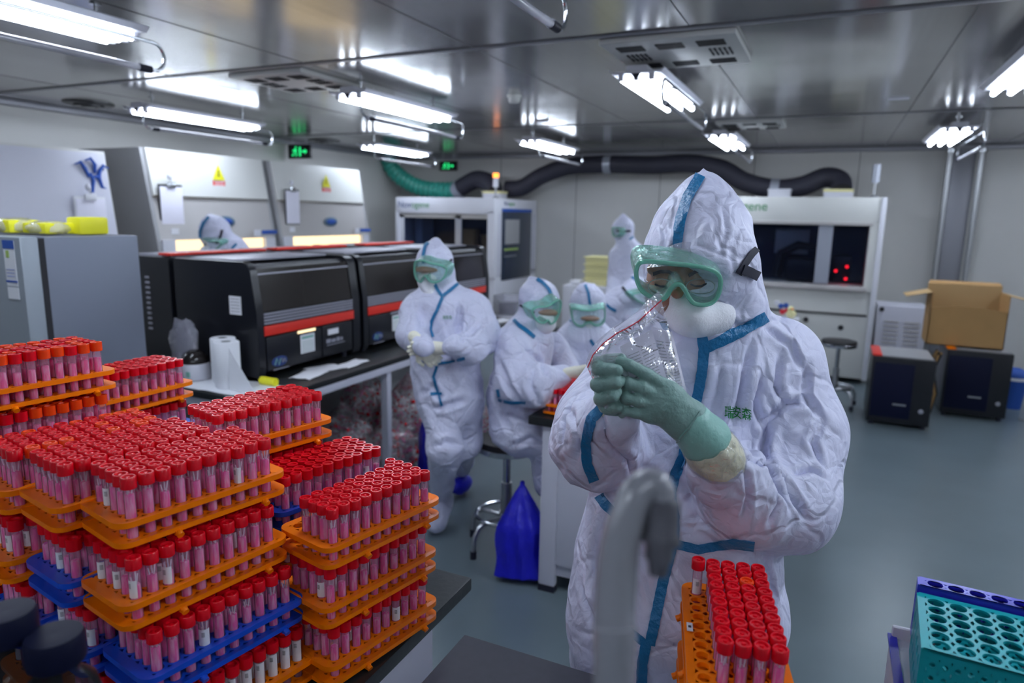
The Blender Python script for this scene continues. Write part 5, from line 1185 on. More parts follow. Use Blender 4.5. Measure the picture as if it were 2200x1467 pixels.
# ================================================================== the main worker
mp_ = thing('person', 'person in white hooded coverall holding a clear bag of papers, nearest the camera', 'person', (float(at(1460, 1300, 1.52)[0]), float(at(1460, 1300, 1.52)[1]), 0))
def A(x, y, d=1.52): return at(x, y, d)
def R_(px, d=1.52): return px*d/FP
hp = A(1452, 1330, 1.52); gx, gy = hp[0], hp[1]
def under(dx, z, dd=0.0): return np.array([gx, gy, 0])+hR*dx+hF*dd+np.array([0, 0, z])
T = 1.52
pr = [
 # trunk
 cap_(A(1500, 815), A(1470, 1000), R_(185), R_(180), .05, hF, 1.55),
 cap_(A(1470, 1000), A(1455, 1200), R_(180), R_(205), .05, hF, 1.5),
 cap_(A(1455, 1200), A(1452, 1330), R_(205), R_(222), .05, hF, 1.5),
 cap_(A(1420, 770), A(1665, 775), R_(80), R_(84), .06),
 cap_(A(1520, 700, 1.53), A(1515, 800, 1.52), R_(95), R_(150), .05, hF, 1.2),
 # hips and legs, down to the floor
 cap_(A(1452, 1330), under(0, .80), R_(222), .205, .05, hF, 1.45),
 cap_(under(-.10, .78), under(-.11, .46), .125, .095, .04), cap_(under(-.11, .46), under(-.12, .12), .095, .075, .03),
 cap_(under(.10, .78), under(.12, .46), .125, .095, .04), cap_(under(.12, .46), under(.13, .12), .095, .075, .03),
 cap_(under(-.12, .06), under(-.14, .05, -.16), .06, .05, .03), cap_(under(.13, .06), under(.15, .05, -.16), .06, .05, .03),
 # arm on the right of the picture
 cap_(A(1665, 785, 1.52), A(1708, 930, 1.50), R_(88), R_(92), .05),
 cap_(A(1708, 930, 1.50), A(1690, 1075, 1.43), R_(92), R_(97, 1.43), .05),
 cap_(A(1690, 1080, 1.43), A(1600, 1075, 1.36), R_(97, 1.43), R_(92, 1.36), .04),
 cap_(A(1600, 1075, 1.36), A(1552, 1020, 1.29), R_(92, 1.36), R_(66, 1.29), .03), cap_(A(1552, 1020, 1.29), A(1544, 1003, 1.275), R_(70, 1.29), R_(66, 1.28), .01),
 # arm on the left of the picture
 cap_(A(1350, 790, 1.52), A(1285, 900, 1.48), R_(75), R_(78), .05),
 cap_(A(1285, 900, 1.48), A(1283, 950, 1.42), R_(80), R_(84), .04),
 cap_(A(1280, 955, 1.42), A(1318, 892, 1.275), R_(82), R_(46), .04),
 # hood
 ('e', A(1502, 560, 1.45), (R_(115, 1.45), .135, .125), [hR, hF, Zv], .03),
 cap_(A(1502, 545, 1.45), A(1508, 480, 1.455), R_(112, 1.45), R_(93, 1.455), .02), cap_(A(1508, 480, 1.455), A(1512, 438, 1.465), R_(93, 1.455), R_(67, 1.465), .02),
 cap_(A(1512, 438, 1.465), A(1514, 402, 1.47), R_(67, 1.465), R_(36, 1.47), .02), cap_(A(1514, 402, 1.47), A(1511, 364, 1.475), R_(36, 1.47), R_(9, 1.47), .008),
 cap_(A(1530, 600, 1.47), A(1545, 700, 1.49), R_(92, 1.47), R_(100, 1.49), .03),
 ('e', A(1596, 650, 1.44), (.038, .05, .055), [hR, hF, Zv], .03),
 cap_(A(1470, 640, 1.44), A(1500, 710, 1.44), R_(60), R_(62), .03),
 # opening for the eyes
 ('-e', A(1468, 609, 1.29), (.105, .088, .044), [hR, hF, Zv], .012),
]
body = Body(pr, .0046, .0068, 3.7, 1.0)
body.bvh()
for pts, wd, dp in [
    # sleeve folds right
    ([(1660, 880), (1640, 960), (1650, 1010), (1700, 1090)], .008, .018), ([(1650, 985), (1700, 1060), (1735, 1120)], .007, .016),
    ([(1635, 910), (1690, 870), (1740, 860)], .008, .014), ([(1600, 985), (1640, 1000), (1690, 1040)], .007, .016), ([(1700, 1020), (1745, 1010), (1775, 1030)], .006, .012),
    ([(1600, 1120), (1610, 1060), (1600, 1000)], .006, .012), ([(1650, 1130), (1670, 1080), (1660, 1040)], .006, .010),
    ([(1620, 730), (1600, 800), (1590, 860), (1570, 920)], .008, .014), ([(1640, 700), (1700, 740), (1730, 800)], .007, .010), ([(1680, 760), (1665, 830), (1690, 880)], .007, .012), ([(1740, 780), (1730, 850), (1770, 900)], .007, .012),
    ([(1640, 800), (1620, 860), (1640, 930)], .007, .012), ([(1770, 900), (1745, 950), (1770, 1010)], .006, .010),
    # chest, waist, skirt
    ([(1550, 780), (1540, 850), (1520, 900)], .008, .007), ([(1390, 1040), (1370, 1110), (1350, 1180)], .008, .010), ([(1480, 1050), (1500, 1110), (1540, 1150)], .008, .008), ([(1300, 1100), (1280, 1200), (1290, 1330)], .008, .012), ([(1340, 1120), (1330, 1220), (1320, 1300)], .007, .009),
    ([(1640, 1190), (1660, 1250), (1670, 1330)], .006, .010), ([(1480, 1300), (1520, 1260), (1600, 1230)], .008, .008), ([(1440, 1400), (1500, 1360), (1560, 1350)], .008, .008), ([(1250, 1250), (1270, 1320), (1300, 1400)], .007, .010),
    # left sleeve
    ([(1240, 850), (1215, 900), (1210, 960)], .006, .010), ([(1290, 880), (1300, 940), (1330, 990)], .007, .010), ([(1225, 870), (1245, 940), (1235, 1000)], .006, .010), ([(1310, 960), (1350, 990), (1360, 1040)], .007, .010),
    # hood
    ([(1550, 440), (1560, 500), (1540, 560)], .005, .004), ([(1590, 480), (1570, 540), (1580, 590)], .005, .004), ([(1420, 470), (1430, 530), (1410, 570)], .005, .004), ([(1530, 640), (1570, 690), (1600, 700)], .006, .008), ([(1500, 690), (1560, 710), (1620, 690)], .006, .008), ([(1480, 520), (1530, 540), (1590, 560)], .004, .003)]:
    body.fold(pts, wd, dp)
body.P = relax(body.P, body.F, 1, .3); body.finish()
suit = body.build('coverall', mp_, M['suit'])
def tape(name, *runs, w=22, mat='tape', b_=body, par=mp_):
    b = MB()
    for r in runs: ribbon(b_, r, w, M[mat], mb=b)
    if b.v: return b.build(name, par)
tape('seam_tape', [(1508, 372), (1499, 390), (1478, 425), (1463, 470), (1456, 520), (1455, 572)], w=21)
tape('seam_tape', [(1506, 706), (1512, 750), (1509, 795), (1502, 835), (1492, 880), (1478, 930), (1468, 980), (1450, 1020), (1441, 1060), (1448, 1110), (1448, 1150), (1440, 1185), (1424, 1250), (1408, 1330), (1396, 1385)], [(1388, 1385), (1380, 1425), (1379, 1466)], w=23)
tape('seam_tape', [(1518, 746), (1550, 731), (1590, 711), (1645, 680)], w=23)
tape('seam_tape', [(1450, 1168), (1500, 1180), (1535, 1173), (1575, 1166), (1620, 1172)], w=20)
tape('seam_tape', [(1284, 1058), (1300, 1082), (1325, 1106)], w=20)
tape('seam_tape', [(1334, 1342), (1365, 1364), (1396, 1390)], w=17)
tape('seam_tape', [(1300, 870), (1272, 900), (1260, 950), (1262, 995), (1277, 1032)], w=21)
tape('seam_tape', [(1424, 690), (1440, 722)], w=12)
# green lettering on the chest
vs, fs = textmesh('瑞安森', 30, .0); b = MB()
ca, sa = math.cos(math.radians(5)), math.sin(math.radians(5))
for ox_, oy_ in ((0, 0), (.6, .3)):
    V3 = []
    for v in vs:
        x, y = 1584+ox_+v.x*.64, 888+oy_-(v.y*.95)+v.x*.64*.10
        p, n_ = body.hit(x, y); V3.append(p+n_*.004 if p is not None else Vector(A(x, y, 1.40)))
    b.add(V3, fs, M['greenink'])
b.build('chest_lettering', mp_)
# face, eyes and glasses behind the goggles
fc = A(1466, 606, 1.412)
fp = [('e', fc, (.074, .055, .082), [hR, hF, Zv], .01), cap_(A(1462, 585, 1.36), A(1455, 628, 1.335), .010, .013, .015), cap_(A(1400, 578, 1.372), A(1525, 585, 1.372), .010, .010, .02),
      ('e', A(1425, 606, 1.366), (.019, .012, .012), [hR, hF, Zv], .008), ('e', A(1500, 610, 1.366), (.019, .012, .012), [hR, hF, Zv], .008)]
face = Body(fp, .0032, 0).finish(); hd = face.build('head', mp_, M['skin'])
for sx, nme in ((1425, 0), (1500, 1)):
    b = MB()
    ribbon(face, [(sx-22, 589-(2 if not nme else -3)), (sx-5, 583), (sx+12, 584), (sx+24, 590)], 7, M['black'], off=.002, mb=b, th=.001); b.build('eyebrow', hd)
    b = MB(); ribbon(face, [(sx-17, 610), (sx-6, 614), (sx+6, 614), (sx+17, 609)], 3.5, M['black'], off=.0015, mb=b, th=.001); b.build('eyelashes', hd)
b = MB()
for (x0, x1) in ((1392, 1446), (1474, 1536)):
    Q = [((x0+x1)/2+(x1-x0)/2*math.cos(a)*(1 if abs(math.cos(a)) < .8 else 1), 615+16*math.sin(a)) for a in np.linspace(0, 2*math.pi, 28)[:-1]]
    b.tube([A(x, y, 1.345) for x, y in Q], .0010, M['steel'], 6, closed=True)
b.tube([A(1446, 607, 1.345), A(1460, 603, 1.342), A(1474, 607, 1.345)], .0010, M['steel'], 6); b.tube([A(1392, 606, 1.345), A(1385, 600, 1.40)], .0012, M['steel'], 6); b.tube([A(1536, 606, 1.345), A(1548, 600, 1.40)], .0012, M['steel'], 6)
b.build('spectacles', mp_)
# respirator
mk = [('e', A(1503, 674, 1.405), (.074, .062, .052), [hR, hF, Zv], .02), cap_(A(1456, 640, 1.36), A(1486, 684, 1.352), .014, .034, .03)]
mask = Body(mk, .0042, 0, 14, 3.0).finish(); mask.build('face_mask', mp_, M['mask'])
# goggles
cont = [(1240+x/3.494, 340+y/3.494) for x, y in [(447, 850), (478, 800), (560, 784), (700, 792), (850, 805), (980, 835), (1055, 878), (1084, 940), (1070, 1035), (1025, 1095), (955, 1110), (880, 1092), (838, 1045), (806, 985), (775, 950), (740, 948), (708, 975), (680, 1025), (640, 1062), (560, 1052), (485, 1005), (450, 930)]]
gn = -hF*.93-Zv*.30-hR*.12
og, C2, cen = goggles(mp_, A(1466, 612, 1.295), gn, cont, .075, .0046, 1.0)
# clear flange above, strap and clip
b = MB(); rows = []
for k in range(6):
    f = k/5; rows.append([np.array(A(1390+ (1578-1390)*u+6*f*math.cos(u*3), 575-8*math.sin(u*math.pi)-52*f*math.sin(u*math.pi)**.5+10*u, 1.318+.016*f+.05*(2*u-1)**2)) for u in np.linspace(0, 1, 22)])
b.grid(rows, M['plasticbag'], .001); b.build('brow_flange', mp_)
b = MB(); ribbon(body, [(1583, 588), (1598, 565), (1612, 545), (1622, 535)], 13, M['black'], off=.004, mb=b, th=.002); ribbon(body, [(1590, 578), (1606, 584), (1622, 592)], 20, M['black'], off=.006, mb=b, th=.003)
if b.v: b.build('goggle_strap', mp_)
b = MB(); c = A(1582, 588, 1.36); b.box(c, (.012, .03, .035), M['gframe'], .004, _y); b.box(c+hF*.004-hR*.001, (.008, .02, .02), M['black'], .002, _y); b.build('strap_clip', mp_)
# ---- inner cream cuffs
def blob(name, prims, h, mat, amp=.0008, sc=25, seed=1.0, par=mp_, rl=1):
    q = Body(prims, h, amp, sc, seed); q.P = relax(q.P, q.F, rl, .4); q.finish(); return q, q.build(name, par, M[mat])
cf = [cap_(A(1541, 986, 1.258), A(1528, 968, 1.25), R_(58, 1.27), R_(55, 1.25), .01), cap_(A(1530, 970, 1.25), A(1504, 938, 1.237), R_(55, 1.25), R_(44, 1.235), .01)]
q, o_ = blob('inner_glove_cuff', cf, .004, 'cream', .0022, 16, 2.0)
b = MB(); qq = q.P+normals(q.P, q.F)*.0022; b.v = [tuple(p) for p in qq.tolist()]; b.f = [tuple(f) for f in q.F.tolist()]; b.mats = [M['cleartape']]; b.m = [0]*len(b.f); b.build('clear_tape', o_, sharp=180)
q, o_ = blob('inner_glove_cuff', [cap_(A(1322, 888, 1.27), A(1318, 866, 1.25), R_(38, 1.28), R_(36, 1.25), .01)], .004, 'cream', .0022, 16, 4.0)
# ---- hand on the right of the picture: back of the hand to us, fingers pointing left
d = 1.215
hand = [
 cap_(A(1500, 927, 1.235), A(1478, 905, 1.225), R_(43, d), R_(43, d), .012, hF, 1.15),
 cap_(A(1478, 905, 1.225), A(1425, 868, 1.215), R_(43, d), R_(46, d), .02, hF, 1.35),
 cap_(A(1440, 850, 1.21), A(1392, 885, 1.215), R_(26, d), R_(20, d), .02, hF, 1.1),
 # index: straight, resting on the bag
 cap_(A(1436, 832, 1.205), A(1388, 803, 1.195), R_(14.5, d), R_(13.5, d), .010), cap_(A(1388, 803, 1.195), A(1352, 784, 1.19), R_(13.5, d), R_(12.5, d), .004), cap_(A(1352, 784, 1.19), A(1331, 774, 1.195), R_(12.5, d), R_(10.5, d), .004),
 # middle
 cap_(A(1422, 855, 1.205), A(1378, 832, 1.195), R_(15, d), R_(14, d), .006), cap_(A(1378, 832, 1.195), A(1350, 822, 1.195), R_(14, d), R_(13, d), .004), cap_(A(1350, 822, 1.195), A(1341, 836, 1.212), R_(12.5, d), R_(11, d), .004),
 # ring
 cap_(A(1412, 874, 1.21), A(1370, 860, 1.20), R_(14.5, d), R_(13.5, d), .006), cap_(A(1370, 860, 1.20), A(1345, 854, 1.20), R_(13.5, d), R_(12.5, d), .004), cap_(A(1345, 854, 1.20), A(1340, 866, 1.215), R_(12, d), R_(10.5, d), .004),
 # little finger
 cap_(A(1405, 893, 1.215), A(1368, 887, 1.21), R_(13, d), R_(12, d), .006), cap_(A(1368, 887, 1.21), A(1342, 882, 1.21), R_(12, d), R_(11, d), .004), cap_(A(1342, 882, 1.21), A(1336, 890, 1.222), R_(10.5, d), R_(9.5, d), .004),
 # thumb, behind, pointing up
 cap_(A(1462, 862, 1.225), A(1436, 822, 1.23), R_(17, d), R_(14, d), .012), cap_(A(1436, 822, 1.23), A(1410, 789, 1.232), R_(13, d), R_(11, d), .005)]
q, o_ = blob('glove', hand, .0023, 'glove', .0007, 30, 2.0, rl=1); o_['label'] = 'green rubber glove on the hand with its back to the camera'
b = MB(); ribbon(q, [(1455, 948), (1478, 922), (1502, 884)], 3, M['glove'], off=.002, mb=b, th=.002)
if b.v: b.build('rolled_rim', o_)
blob('glove_cuff', [cap_(A(1513, 942, 1.238), A(1490, 916, 1.228), R_(57, d), R_(50, d), .01, hF, 1.05)], .0035, 'cuff', .0010, 20, 1.0)
# ---- hand on the left of the picture: closed round the bag
hand2 = [
 cap_(A(1322, 880, 1.255), A(1318, 850, 1.235), R_(30, d), R_(34, d), .012),
 cap_(A(1318, 850, 1.235), A(1312, 805, 1.235), R_(36, d), R_(38, d), .02),
 cap_(A(1300, 775, 1.225), A(1334, 772, 1.20), R_(15, d), R_(13.5, d), .008), cap_(A(1288, 792, 1.205), A(1326, 795, 1.185), R_(15, d), R_(13, d), .004), cap_(A(1285, 780, 1.215), A(1288, 792, 1.205), R_(16, d), R_(15, d), .006),
 cap_(A(1284, 826, 1.205), A(1322, 822, 1.185), R_(15.5, d), R_(13.5, d), .003), cap_(A(1322, 822, 1.185), A(1336, 818, 1.195), R_(13.5, d), R_(11.5, d), .003), cap_(A(1290, 812, 1.225), A(1284, 826, 1.205), R_(16, d), R_(15.5, d), .004),
 cap_(A(1291, 857, 1.21), A(1318, 850, 1.188), R_(15, d), R_(12.5, d), .003), cap_(A(1318, 850, 1.188), A(1328, 842, 1.19), R_(12, d), R_(9, d), .003), cap_(A(1295, 846, 1.228), A(1291, 857, 1.21), R_(15, d), R_(15, d), .004),
 cap_(A(1304, 878, 1.225), A(1330, 876, 1.205), R_(13.5, d), R_(11, d), .004),
 cap_(A(1325, 860, 1.235), A(1345, 835, 1.235), R_(18, d), R_(14, d), .01), cap_(A(1345, 835, 1.235), A(1352, 800, 1.225), R_(13.5, d), R_(11, d), .005)]
q2, o_ = blob('glove', hand2, .0023, 'glove', .0007, 30, 5.0); o_['label'] = 'green rubber glove closed round the corner of the clear bag'
# ---- the clear bag with a red zip and papers in it
bagt = thing('zip_bag', 'clear zip bag with a red seal line held up by the main worker', 'bag', tuple(A(1370, 740, 1.21)))
def sheet(c00, c10, c11, c01, nu, nv, bulge, seed, crum=.004):
    P = []
    for i in range(nu):
        u = i/(nu-1); row = []
        for j in range(nv):
            v = j/(nv-1); p = (np.array(c00)*(1-u)+np.array(c10)*u)*(1-v)+(np.array(c01)*(1-u)+np.array(c11)*u)*v
            e = math.sin(u*math.pi)*math.sin(v*math.pi); q = Vector(p)*16+Vector((seed,)*3)
            row.append(p-hF*bulge*e+hF*crum*(1-2*abs(noise.noise(q)))+Zv*crum*.8*noise.noise(q*.7+Vector((5, 5, 5)))*(1 if 0 < u < 1 else .3))
        P.append(row)
    return P
zp = [(1262, 790), (1274, 762), (1296, 738), (1325, 716), (1345, 706), (1372, 690), (1400, 664), (1422, 644)]
def bagside(dd, seed):
    top = zp; bot = [(1300, 880), (1318, 872), (1340, 862), (1365, 858), (1395, 862), (1425, 868), (1450, 862), (1468, 830)]
    P = []
    for i in range(57):
        u = i/56*7; k = min(6, int(u)); f = u-k; T0 = (top[k][0]*(1-f)+top[k+1][0]*f, top[k][1]*(1-f)+top[k+1][1]*f); B0 = (bot[k][0]*(1-f)+bot[k+1][0]*f, bot[k][1]*(1-f)+bot[k+1][1]*f); row = []
        for j in range(-4, 41):
            v = j/40; x, y = T0[0]*(1-v)+B0[0]*v, T0[1]*(1-v)+B0[1]*v; p = A(x, y, 1.205+dd*math.sin(max(0, min(1, v))*math.pi)**.6*math.sin(i/56*math.pi)**.5)
            q = Vector(p)*22+Vector((seed,)*3); row.append(p+hF*(.006*(1-abs(noise.noise(q)))**2+.003*noise.noise(q*2.3)))
        P.append(row)
    return P
b = MB(); b.grid(bagside(-.016, 1.0), M['plasticbag']); b.build('front_film', bagt)
b = MB(); b.grid(bagside(.022, 6.0), M['plasticbag']); b.build('back_film', bagt)
b = MB(); b.tube([A(x, y, 1.203) for x, y in zp], .0011, M['redzip'], 6); b.build('zip_line', bagt)
b = MB(); b.tube([A(x+10, y+12, 1.204) for x, y in zp], .0012, M['cleartape'], 6); b.build('seal_ridge', bagt)
for i, (cs, lb) in enumerate(((((1332, 745), (1400, 708), (1448, 860), (1372, 868)), 'printed leaflet curled in the clear bag, left one'), (((1400, 700), (1444, 712), (1478, 850), (1420, 862)), 'printed leaflet in the clear bag, right one by the blue tape'))):
    c4 = [A(*cs[0], 1.215+.006*i), A(*cs[1], 1.208+.006*i), A(*cs[2], 1.212+.006*i), A(*cs[3], 1.218+.006*i)]
    t = thing('leaflet', lb, 'paper', tuple(c4[0])); P = sheet(c4[0], c4[1], c4[2], c4[3], 16, 24, .010, i*3.0, .003)
    b = MB(); b.grid(P, M['paper'], .0004); b.build('sheet', t)
    b = MB()
    for r_ in range(4, 22):
        for (u0, u1) in ((2, 7), (8, 13)):
            b.grid([[np.array(P[u][r_])-hF*.0014, np.array(P[u][r_])*.75+np.array(P[u][r_+1])*.25-hF*.0014] for u in range(u0, u1+1)], M['ink2'] if 'ink2' in M else M['greypl'])
    b.build('printed_lines', t)
# ================================================================== the other workers
def worker(label, base, prims, h, faceG, facen, cont, tapes, amp=.008, hands=(), strap=None, skinc=None, maskp=None, gd=.06, seed=1.0, folds=(), suitm='suit2', seat=None):
    t = thing('person', label, 'person', tuple(base)); q = Body(prims, h, amp, 3.6, seed); q.bvh()
    for f in folds: q.fold(*f)
    q.finish(); q.build('coverall', t, M[suitm])
    for r, w_ in tapes:
        b = MB(); ribbon(q, r, w_, M['tape'], off=.004, step=4, mb=b, th=.002)
        if b.v: b.build('seam_tape', t)
    if skinc:
        s = Body(skinc, .007, 0).finish(); s.build('face', t, M['skin'])
    if maskp:
        s = Body(maskp, .007, .001, 10).finish(); s.build('face_mask', t, M['mask'])
    if cont: goggles(t, faceG, facen, cont, gd, .005, 1.0)
    if strap:
        b = MB()
        for r, w_ in strap: ribbon(q, r, w_, M['black'], off=.007, step=3, mb=b, th=.003)
        if b.v: b.build('goggle_strap', t)
    for pr_, mt, hh in hands:
        s = Body(pr_, hh, .0005, 20).finish(); s.build('glove', t, M[mt])
    return t, q
def px(d0):
    def Pt(x, y, d=None): return at(x, y, d if d else d0)
    def Rd(r, d=None): return r*(d if d else d0)/FP
    return Pt, Rd
def hand_at(p, dirv, side, r=.0095, L_=.075, curl=.4, palm=.038):
    """a gloved hand: palm, four bent fingers of different lengths, thumb from the side of the palm"""
    p, dv, sd = np.array(p, float), np.array(dirv, float), np.array(side, float); dv /= np.linalg.norm(dv); sd -= dv*(sd@dv); sd /= np.linalg.norm(sd); nn = np.cross(dv, sd)
    out = [cap_(p-dv*.05, p, .028, .030, .01, nn, 1.3), cap_(p, p+dv*.045, palm*.85, palm, .015, nn, 1.9)]
    for i, (o, l_) in enumerate(((-.030, .82), (-.010, 1.0), (.010, .95), (.029, .75))):
        a = p+dv*.07+sd*o; b_ = a+(dv-nn*curl*.5)*L_*l_*.45; c = b_+(dv*(1-curl)-nn*curl*1.5)*L_*l_*.5; out += [cap_(a-dv*.02, b_, r*1.05, r, .006), cap_(b_, c, r, r*.85, .004)]
    a = p+dv*.015-sd*.034; out += [cap_(a, a+dv*.03-sd*.022, r*1.25, r*1.05, .008), cap_(a+dv*.03-sd*.022, a+dv*.06-sd*.02-nn*.01, r*1.05, r*.9, .004)]
    return out
# ---- walking worker, centre left
D_ = 3.25; P_, Q_ = px(D_)
base = atz(952, 1108, 0)
floorp = lambda x, y: atz(x, y, .07)
f1, f2 = floorp(948, 1098), floorp(992, 1038)
wk = [
 ('e', P_(934, 568), (Q_(38), .105, Q_(48)), [hR, hF, Zv], .03), cap_(P_(934, 550), P_(937, 517), Q_(28), Q_(5), .04), cap_(P_(940, 595), P_(945, 650), Q_(36), Q_(42), .03),
 cap_(P_(905, 668), P_(1008, 668), Q_(36), Q_(40), .06), cap_(P_(955, 690), P_(958, 790), Q_(78), Q_(70), .05, hF, 1.5), cap_(P_(958, 790), P_(966, 850), Q_(70), Q_(70), .05, hF, 1.35),
 cap_(P_(895, 672), P_(884, 722, 3.15), Q_(34), Q_(30), .04), cap_(P_(884, 722, 3.15), P_(912, 745, 3.0), Q_(28), Q_(20), .04),
 cap_(P_(1018, 672), P_(1034, 715, 3.2), Q_(40), Q_(42), .05), cap_(P_(1030, 722, 3.2), P_(1012, 748, 3.1), Q_(40), Q_(34), .04), cap_(P_(1012, 748, 3.1), P_(972, 744, 3.0), Q_(32), Q_(20), .03),
 cap_(P_(945, 850), P_(955, 960, 3.2), Q_(50), Q_(36), .05), cap_(P_(955, 960, 3.2), np.array(f1)+Zv*.10, Q_(36), Q_(26), .04), cap_(np.array(f1)+Zv*.05, np.array(f1)+Zv*.0-hF*.13-hR*.01, .064, .060, .03),
 cap_(P_(998, 850, 3.3), P_(1000, 950, 3.38), Q_(44), Q_(34), .05), cap_(P_(1000, 950, 3.38), np.array(f2)+Zv*.10, Q_(34), Q_(24), .04)]
gc = [(889, 572), (893, 562), (908, 560), (925, 566), (945, 572), (955, 582), (950, 600), (935, 607), (922, 603), (915, 592), (908, 598), (902, 606), (893, 600), (889, 588)]
hands = [(hand_at(P_(940, 748, 3.02), hR*-1.0+Zv*.05, Zv*.8-hF*.3, curl=.35), 'cream', .005), (hand_at(P_(905, 742, 3.03), hR*.5+Zv*-.6, hR*.5+Zv*.3, curl=.5, L_=.06), 'cream', .005)]
t, q = worker('person in white coverall walking between the benches with cream gloves clasped', (base[0], base[1], 0), wk, .009,
  P_(922, 582, 3.10), -hF*.9-hR*.35-Zv*.25, gc,
  [([(930, 513), (915, 528), (910, 550), (911, 566)], 6), ([(933, 608), (940, 622), (950, 637), (970, 622), (990, 605)], 7), ([(950, 640), (940, 665), (928, 690), (925, 708), (930, 724)], 7), ([(938, 760), (938, 790), (932, 810), (942, 845), (948, 870)], 6), ([(903, 778), (912, 782)], 6), ([(940, 781), (965, 778), (998, 768)], 6), ([(925, 847), (950, 845)], 6), ([(925, 1072), (931, 1100)], 5)],
  hands=hands, strap=[([(952, 574), (960, 568), (968, 558)], 5)], skinc=[('e', P_(918, 579, 3.17), (.06, .04, .018), [hR, hF, Zv], .01)],
  maskp=[('e', P_(922, 602, 3.20), (.055, .06, .05), [hR, hF, Zv], .02), cap_(P_(922, 615, 3.19), P_(934, 640, 3.19), .036, .046, .03)], seed=3.0,
  folds=[([(990, 650), (985, 700), (990, 740)], .012, .018), ([(1040, 690), (1010, 720), (990, 725)], .012, .014), ([(905, 660), (905, 700), (900, 730)], .012, .012), ([(930, 880), (960, 870), (1000, 860)], .012, .02), ([(930, 960), (960, 950), (990, 955)], .012, .016), ([(900, 850), (930, 830), (950, 860)], .012, .014), ([(935, 1010), (960, 1000), (985, 1010)], .010, .014)])
b = MB(); b.ell(np.array(f2)+Zv*.0-hF*.02, (.055, .10, .055), M['bluebag']); b.build('blue_shoe_cover', t)
b = MB(); text = textmesh('瑞安森', 11, 0); b.add([(lambda h_: h_[0]+h_[1]*.004 if h_[0] else Vector(P_(961+v.x*.7, 682-v.y, 3.1)))(q.hit(961+v.x*.6, 682-v.y*.8)) for v in text[0]], text[1], M['greenink']); b.build('chest_lettering', t)
# ---- seated worker at the bench end, turned right
P_, Q_ = px(3.30)
s1 = [
 ('e', P_(1158, 645), (Q_(42), .11, Q_(46)), [hR, hF, Zv], .03), cap_(P_(1152, 630), P_(1139, 595), Q_(34), Q_(5), .05), cap_(P_(1148, 680), P_(1135, 720), Q_(34), Q_(44), .03),
 cap_(P_(1130, 740, 3.32), P_(1112, 850, 3.32), Q_(62), Q_(60), .06, hF, 1.15), cap_(P_(1112, 850, 3.32), P_(1115, 915, 3.30), Q_(60), Q_(64), .06, hF, 1.1),
 cap_(P_(1105, 735, 3.22), P_(1108, 820, 3.14), Q_(42), Q_(42), .04), cap_(P_(1108, 825, 3.14), P_(1150, 830, 3.10), Q_(42), Q_(40), .04), cap_(P_(1150, 830, 3.1), P_(1210, 806, 3.1), Q_(40), Q_(20), .04),
 cap_(P_(1190, 745, 3.5), P_(1225, 800, 3.45), Q_(32), Q_(24), .04),
 cap_(P_(1115, 925, 3.24), P_(1178, 945, 3.24), Q_(46), Q_(40), .05), cap_(P_(1178, 945, 3.24), P_(1172, 1045, 3.32), Q_(38), Q_(26), .04), cap_(P_(1120, 925, 3.42), P_(1195, 940, 3.45), Q_(44), Q_(38), .05), cap_(P_(1195, 940, 3.45), P_(1192, 1040, 3.5), Q_(36), Q_(26), .04)]
gc = [(1150, 672), (1160, 662), (1178, 658), (1192, 648), (1202, 645), (1208, 652), (1206, 672), (1196, 690), (1184, 696), (1178, 688), (1168, 694), (1156, 690)]
worker('person in white coverall seated on the chrome stool, leaning over the island bench', tuple(list(atz(1090, 1110, 0)[:2])+[0]), s1, .009,
  P_(1180, 673, 3.12), -hF*.72+hR*.62-Zv*.3, gc,
  [([(1136, 592), (1150, 598), (1165, 608), (1178, 622), (1186, 640), (1190, 655)], 7), ([(1104, 688), (1115, 700), (1132, 712), (1147, 725)], 8), ([(1070, 836), (1074, 860), (1100, 864), (1130, 864)], 6)],
  hands=[(hand_at(P_(1232, 800, 3.08), hR*.9+Zv*.15-hF*.1, Zv*.7-hF*.5, curl=.45), 'cream', .005)], strap=[([(1120, 655), (1134, 664), (1150, 671)], 5), ([(1142, 676), (1150, 688), (1158, 692)], 4)],
  skinc=[('e', P_(1178, 671, 3.21), (.05, .04, .016), [hR, hF, Zv], .01)], maskp=[('e', P_(1172, 694, 3.22), (.052, .05, .05), [hR, hF, Zv], .02)], seed=8.0,
  folds=[([(1070, 770), (1090, 830), (1120, 870)], .012, .02), ([(1150, 790), (1140, 830), (1160, 870)], .012, .016), ([(1120, 740), (1160, 780), (1180, 820)], .012, .014), ([(1080, 880), (1130, 900), (1170, 890)], .012, .018), ([(1100, 960), (1140, 940), (1170, 960)], .012, .016), ([(1060, 830), (1075, 880), (1100, 930)], .012, .014)])
